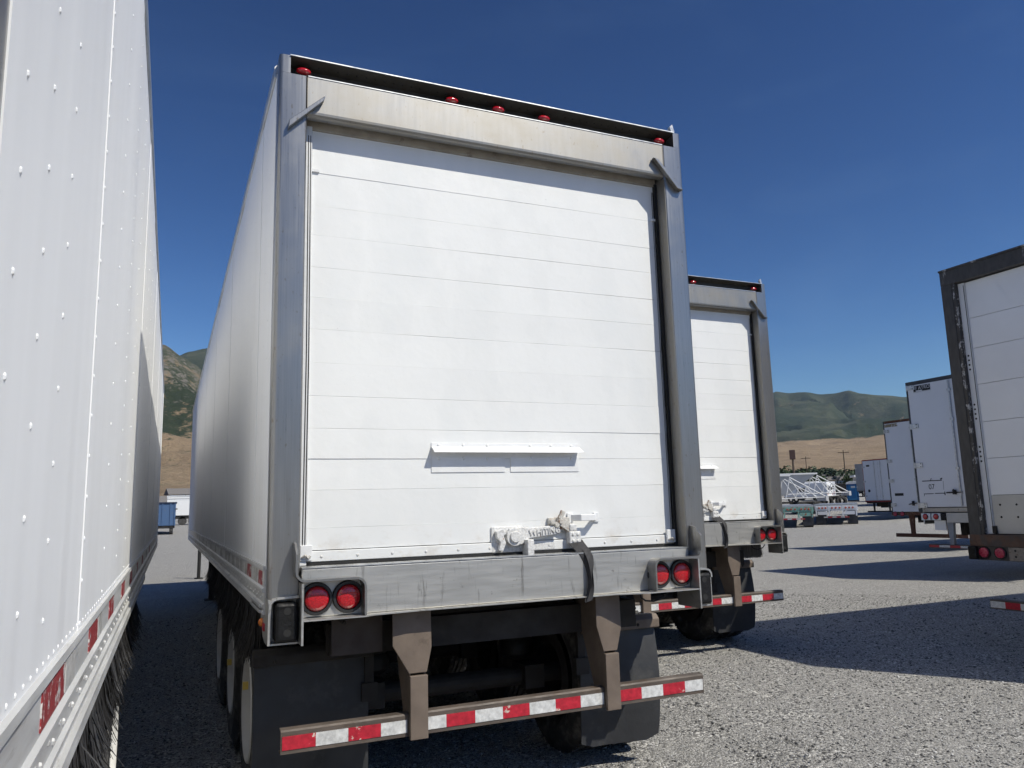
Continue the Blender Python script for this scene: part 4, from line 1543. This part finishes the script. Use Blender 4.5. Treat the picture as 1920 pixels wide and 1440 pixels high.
# white vans and pickups parked far back
def van(x, y, rz, label, body, long_=False):
    o = empty('parked_van', (x, y, ground_z(x, y)), rz, label, 'van', 'white vans at the back of the lot')
    m = MB()
    if long_:
        m.prism([(-3.0, .45), (2.4, .45), (2.4, 1.0), (1.5, 1.25), (1.0, 2.25), (-3.0, 2.35)], 'x', -.95, .95)
    else:
        m.prism([(-2.6, .5), (2.6, .5), (2.6, 1.0), (1.3, 1.15), (.7, 1.85), (-.4, 1.9), (-.5, 1.15), (-2.6, 1.15)], 'x', -.95, .95)
    m.build('body', body, o, bevel=.06)
    for sx in (-.956, .946):
        box('side_window', BLACK, o, sx, sx + .01, -.3, .75, 1.25, 1.75)
    box('rear_window', BLACK, o, -.75, .75, -3.01 if long_ else -.51, -3.001 if long_ else -.47, 1.4, 1.8)
    for yy in (-1.7, 1.6):
        for sx in (-1, 1):
            MB().lathe([(.02, .2), (0, .3), (.04, .36), (.2, .36), (.22, .2)], (sx * .97, yy, .36), (-sx, 0, 0), 16).build('wheel', TYRE, o, smooth=True)
    for sx in (-.85, .7):
        box('tail_lamp', ORNG, o, sx, sx + .15, -3.02 if long_ else -2.68, -3.001 if long_ else -2.64, .8, 1.05)


for az, r, rz, lab, lg in ((44.3, 104, 1.2, 'white van parked sideways behind the first dump trailer', True), (45.4, 112, .2, 'white van with its rear turned this way, behind the second dump trailer', True),
                           (46.2, 118, 1.4, 'white pickup left of the dark work truck', False), (47.3, 128, 1.7, 'white pickup between the dark work truck and the blue toilet', False)):
    van(CAM.x + r * math.sin(R(az)), CAM.y + r * math.cos(R(az)), -R(az) + rz, lab, WHITE_F, lg)

# brown sign on a pole, utility poles
def pole_thing(x, y, h, r, label, cat, name, mat, sign=None):
    z = ground_z(x, y)
    root = empty(name, (x, y, z), -deg_from_cam(x, y), label, cat)
    m = MB()
    m.cyl((0, 0, -.2), (0, 0, h), r, r * .75, 10)
    m.build('pole', mat, root)
    if sign:
        w_, hh = sign
        box('sign_board', MAT('brown sign', (.09, .05, .04), .6), root, -w_ / 2, w_ / 2, -.2, .2, h - hh, h + .02, bevel=.03)
    else:
        box('cross_arm', mat, root, -1.1, 1.1, -.06, .06, h - .5, h - .38)
    return root


WOOD = MAT('weathered pole', (.10, .075, .055), .85)
pole_thing(103.1, 104.6, 8.2, .22, 'brown box sign on a tall pole above the dump trailers', 'sign', 'pole_sign', WOOD, (1.0, 1.7))
pole_thing(131.0, 119.0, 8.6, .13, 'thin wooden utility pole rising near the blue toilet', 'pole', 'utility_pole', WOOD)
pole_thing(139.0, 138.0, 8.2, .10, 'thin wooden utility pole rising right of the brown pole sign', 'pole', 'utility_pole', WOOD)

# left gap: blue roll-off truck and white trailer far behind, thin post
x, y = -.15, 66.0
bt = empty('blue_container', (x, y, ground_z(x, y)), 0, 'blue steel container box on wheels seen between the two left trailers', 'container')
NAVY = mat_worn('blue container paint', (.06, .12, .24), (.11, .12, .14), .6, 5, .55)
box('box', NAVY, bt, -2.0, .34, 0, 6, .72, 2.52, bevel=.03)
for x0 in (-1.9, -1.3, -.7, -.1, .22):
    box('rib', NAVY, bt, x0, x0 + .09, -.06, -.001, .72, 2.5)
box('top_rim', MAT('dark blue rim', (.02, .03, .06), .5), bt, -2.05, .42, -.08, 6.05, 2.521, 2.62)
for z in (1.3, 2.0):
    box('hinge_lug', STEEL_D, bt, .30, .46, -.1, .02, z, z + .1)
box('chassis', STEEL_D, bt, -1.9, .3, .05, 5.5, .5, .719)
for x0 in (-1.5, .05):
    for yy in (.45, 4.6):
        m = MB()
        m.cyl((x0 - .13, yy, .36), (x0 + .13, yy, .36), .36, .36, 18)
        m.build('wheel', TYRE, bt)
x, y = 1.0, 96
wt = empty('box_trailer', (x, y, ground_z(x, y)), 0, 'white box trailer parked beyond the blue container, seen side on', 'trailer')
box('box', WHITE_P, wt, -1.5, 10, 0, 2.5, 1.15, 3.35)
box('roof_edge', MAT('pale grey trim', (.35, .36, .38), .5), wt, -1.52, 10.02, -.03, 2.53, 3.05, 3.12)
box('roof', WHITE_P, wt, -1.55, 10.05, -.05, 2.55, 3.351, 3.45)
box('chassis', BLACK, wt, -1.2, 9.8, .1, 2.4, .75, 1.149)
for k in range(4):
    m = MB()
    m.cyl((.2 + k * 1.15, .1, .5), (.2 + k * 1.15, .5, .5), .5, .5, 18)
    m.build('wheel', TYRE, wt)
fp = empty('steel_post', (.385, 19.1, 0), 0, 'thin dark steel post standing on the gravel ahead of the central trailer', 'post')
m = MB()
m.cyl((0, 0, 0), (.01, 0, 1.25), .045, .045, 10)
m.cyl((0, 0, 0), (0, 0, .03), .11, .11, 12)
m.build('post', BLACK, fp)

# ------------------------------------------------------------------ trees and houses at the lot's far edge
LEAF = [mat_leaf('cottonwood leaves', (.045, .075, .028)), mat_leaf('dark juniper leaves', (.028, .05, .026)), mat_leaf('dusty sage leaves', (.085, .10, .06))]
BARK = MAT('grey bark', (.12, .09, .07), .9)


def tree_mesh(seed, n=1300, flat=.75):
    rs = np.random.RandomState(seed)
    blobs = [(rs.normal(0, .42), rs.normal(0, .42), .55 + rs.rand() * .9, .35 + rs.rand() * .35) for _ in range(9)]
    vs, qs = [], []
    for i in range(n):
        bx, by, bz, br = blobs[rs.randint(len(blobs))]
        d = rs.normal(size=3)
        d /= np.linalg.norm(d)
        p = np.array([bx, by, bz * flat + .25]) + d * br * (.55 + .5 * rs.rand())
        if p[2] < .12: p[2] = .12 + rs.rand() * .1
        a, b = rs.normal(size=3), rs.normal(size=3)
        a /= np.linalg.norm(a)
        b -= a * (a @ b)
        b /= np.linalg.norm(b)
        s = .07 + .1 * rs.rand()
        k = len(vs)
        vs += [p - a * s, p + b * s * .6, p + a * s, p - b * s * .6]
        qs.append((k, k + 1, k + 2, k + 3))
    return grid_mesh('crown', vs, qs)


crowns = []
for k in range(5):
    me = tree_mesh(20 + k)
    me.materials.append(LEAF[k % 3 if k != 2 else 0])
    crowns.append(me)
tm = MB()
tm.cyl((0, 0, -.15), (.03, .02, .55), .07, .045, 8)
tm.cyl((.03, .02, .5), (.2, .1, 1.0), .04, .02, 6)
tm.cyl((.03, .02, .5), (-.18, -.05, 1.05), .04, .02, 6)
trunk_me = tm.mesh('trunk')
trunk_me.materials.append(BARK)


def tree(az, r, s, k, label, group):
    x, y = CAM.x + r * math.sin(R(az)), CAM.y + r * math.cos(R(az))
    o = empty('tree', (x, y, ground_z(x, y)), random.random() * 6, label, 'tree', group)
    o.scale = (s * random.uniform(.9, 1.3), s * random.uniform(.9, 1.3), s)
    for nm, me in (('crown', crowns[k % 5]), ('trunk', trunk_me)):
        c = bpy.data.objects.new(nm, me)
        COL.objects.link(c)
        c.parent = o


rt_ = random.Random(3)
for i in range(84):
    az = 40.5 + 13.5 * (i + rt_.random()) / 84
    r = rt_.uniform(165, 260)
    seg = 0 if az < 43.9 else 1 if az < 46.4 else 2 if az < 48.5 else 3
    tree(az, r, rt_.uniform(1.5, 2.9) * (r / 200), i, ('bushy green tree in the far tree line left of the brown pole sign', 'bushy green tree in the far tree line right of the brown pole sign',
                                                       'bushy green tree in the far tree line above the blue portable toilet', 'bushy green tree in the far tree line behind the right-hand trailers')[seg], 'far tree line, stretch %d' % (seg + 1))
for i in range(9):
    tree(-2.5 + 5 * (i + rt_.random()) / 9, rt_.uniform(190, 260), rt_.uniform(1.0, 1.8), i, 'small tree among the far houses seen between the left trailers', 'trees in the left gap')

HWALL = MAT('pale house wall', (.55, .52, .47), .8)
HROOF = MAT('grey shingle roof', (.16, .15, .145), .9)


def house(az, r, w, h, label, wall, roof, flatroof=False):
    x, y = CAM.x + r * math.sin(R(az)), CAM.y + r * math.cos(R(az))
    o = empty('house', (x, y, ground_z(x, y) - .3), -R(az) + .2, label, 'house', 'buildings beyond the lot')
    box('wall', wall, o, -w / 2, w / 2, 0, w * .7, 0, h)
    m = MB()
    e = .4
    if flatroof:
        m.box(-w / 2 - e, w / 2 + e, -e, w * .7 + e, h + .001, h + .35)
    else:
        m.prism([(-e, h + .001), (w * .7 + e, h + .001), (w * .35, h + w * .2)], 'x', -w / 2 - e, w / 2 + e)
    m.build('roof', roof, o)
    for k in range(3):
        xx = -w / 2 + w * (k + .5) / 3
        f = box('window', WHITE_F, o, xx - .6, xx + .6, -.06, -.002, h * .35, h * .75)
        box('pane', BLACK, f, xx - .5, xx + .5, -.08, -.061, h * .39, h * .71)


house(43.6, 185, 6, 1.6, 'low grey shed roofed building left of the brown pole sign', HWALL, HROOF)
house(46.5, 190, 7, 2.6, 'small white house among the trees', WHITE_F, HROOF)
house(48.4, 150, 4.5, 3.2, 'flat white-roofed building just behind the blue toilet', HWALL, WHITE_F, True)
house(.3, 165, 9, 2.2, 'grey-roofed house straight above the white trailer in the left gap', HWALL, HROOF)
house(1.2, 235, 9, 3.0, 'white house higher up in the left gap', WHITE_F, HROOF)

# ------------------------------------------------------------------ loose gravel chips near the camera
rs = np.random.RandomState(11)
base = np.array([(1, 0, 0), (-1, 0, 0), (0, 1, 0), (0, -1, 0), (0, 0, 1), (0, 0, -1)], dtype=np.float32)
tris = np.array([(0, 2, 4), (2, 1, 4), (1, 3, 4), (3, 0, 4), (2, 0, 5), (1, 2, 5), (3, 1, 5), (0, 3, 5)], dtype=np.int32)
N = 120000
u = rs.rand(N)
rad = 2.2 + 12.5 * u ** 1.25
az = np.radians(-25 + 95 * rs.rand(N))
gx, gy = CAM.x + rad * np.sin(az), CAM.y + rad * np.cos(az)
size = (.004 + .0085 * rs.rand(N) ** 2.6) * (1 + .5 * (rs.rand(N) < .05)) * (.8 + .03 * rad)
ang = rs.rand(N) * 6.283
st3 = (.6 + .8 * rs.rand(N, 3)) * size[:, None]
st3[:, 2] *= .62
loc = base[None] * (1 + .35 * (rs.rand(N, 6, 1) - .5)) * st3[:, None, :]
ca, sa = np.cos(ang)[:, None], np.sin(ang)[:, None]
vx = loc[..., 0] * ca - loc[..., 1] * sa + gx[:, None]
vy = loc[..., 0] * sa + loc[..., 1] * ca + gy[:, None]
t01 = np.clip((gx - 2.7) / .6, 0, 1)
gz = .05 * t01 * t01 * (3 - 2 * t01)
vz = loc[..., 2] + (gz + size * .2)[:, None]
verts = np.stack([vx, vy, vz], -1).reshape(-1, 3)
faces = (tris[None] + (np.arange(N) * 6)[:, None, None]).reshape(-1, 3)
me = grid_mesh('gravel', verts, faces)
at = me.attributes.new('tone', 'FLOAT', 'POINT')
at.data.foreach_set('value', np.repeat(rs.rand(N) ** 1.15, 6).astype(np.float32))
gv = link_mesh('gravel', me, STONES)
tag(gv, 'loose grey crushed gravel chips scattered over the lot', 'gravel', kind='stuff')

# ------------------------------------------------------------------ the air between here and the mountains
hz = MB().box(-7600, 7600, -7600, 7600, -30, 860)
ht = bpy.data.materials.new('thin blue haze')
ht.use_nodes = True
hn = ht.node_tree.nodes
hn.clear()
ho = hn.new('ShaderNodeOutputMaterial')
hv = hn.new('ShaderNodeVolumePrincipled')
hv.inputs['Color'].default_value = (.55, .73, 1.0, 1)
hv.inputs['Density'].default_value = .00004
hv.inputs['Anisotropy'].default_value = 0.0
ht.node_tree.links.new(hv.outputs['Volume'], ho.inputs['Volume'])
ho_ = hz.build('haze', ht)
tag(ho_, 'thin blue haze over the valley and mountains', 'haze', kind='stuff')
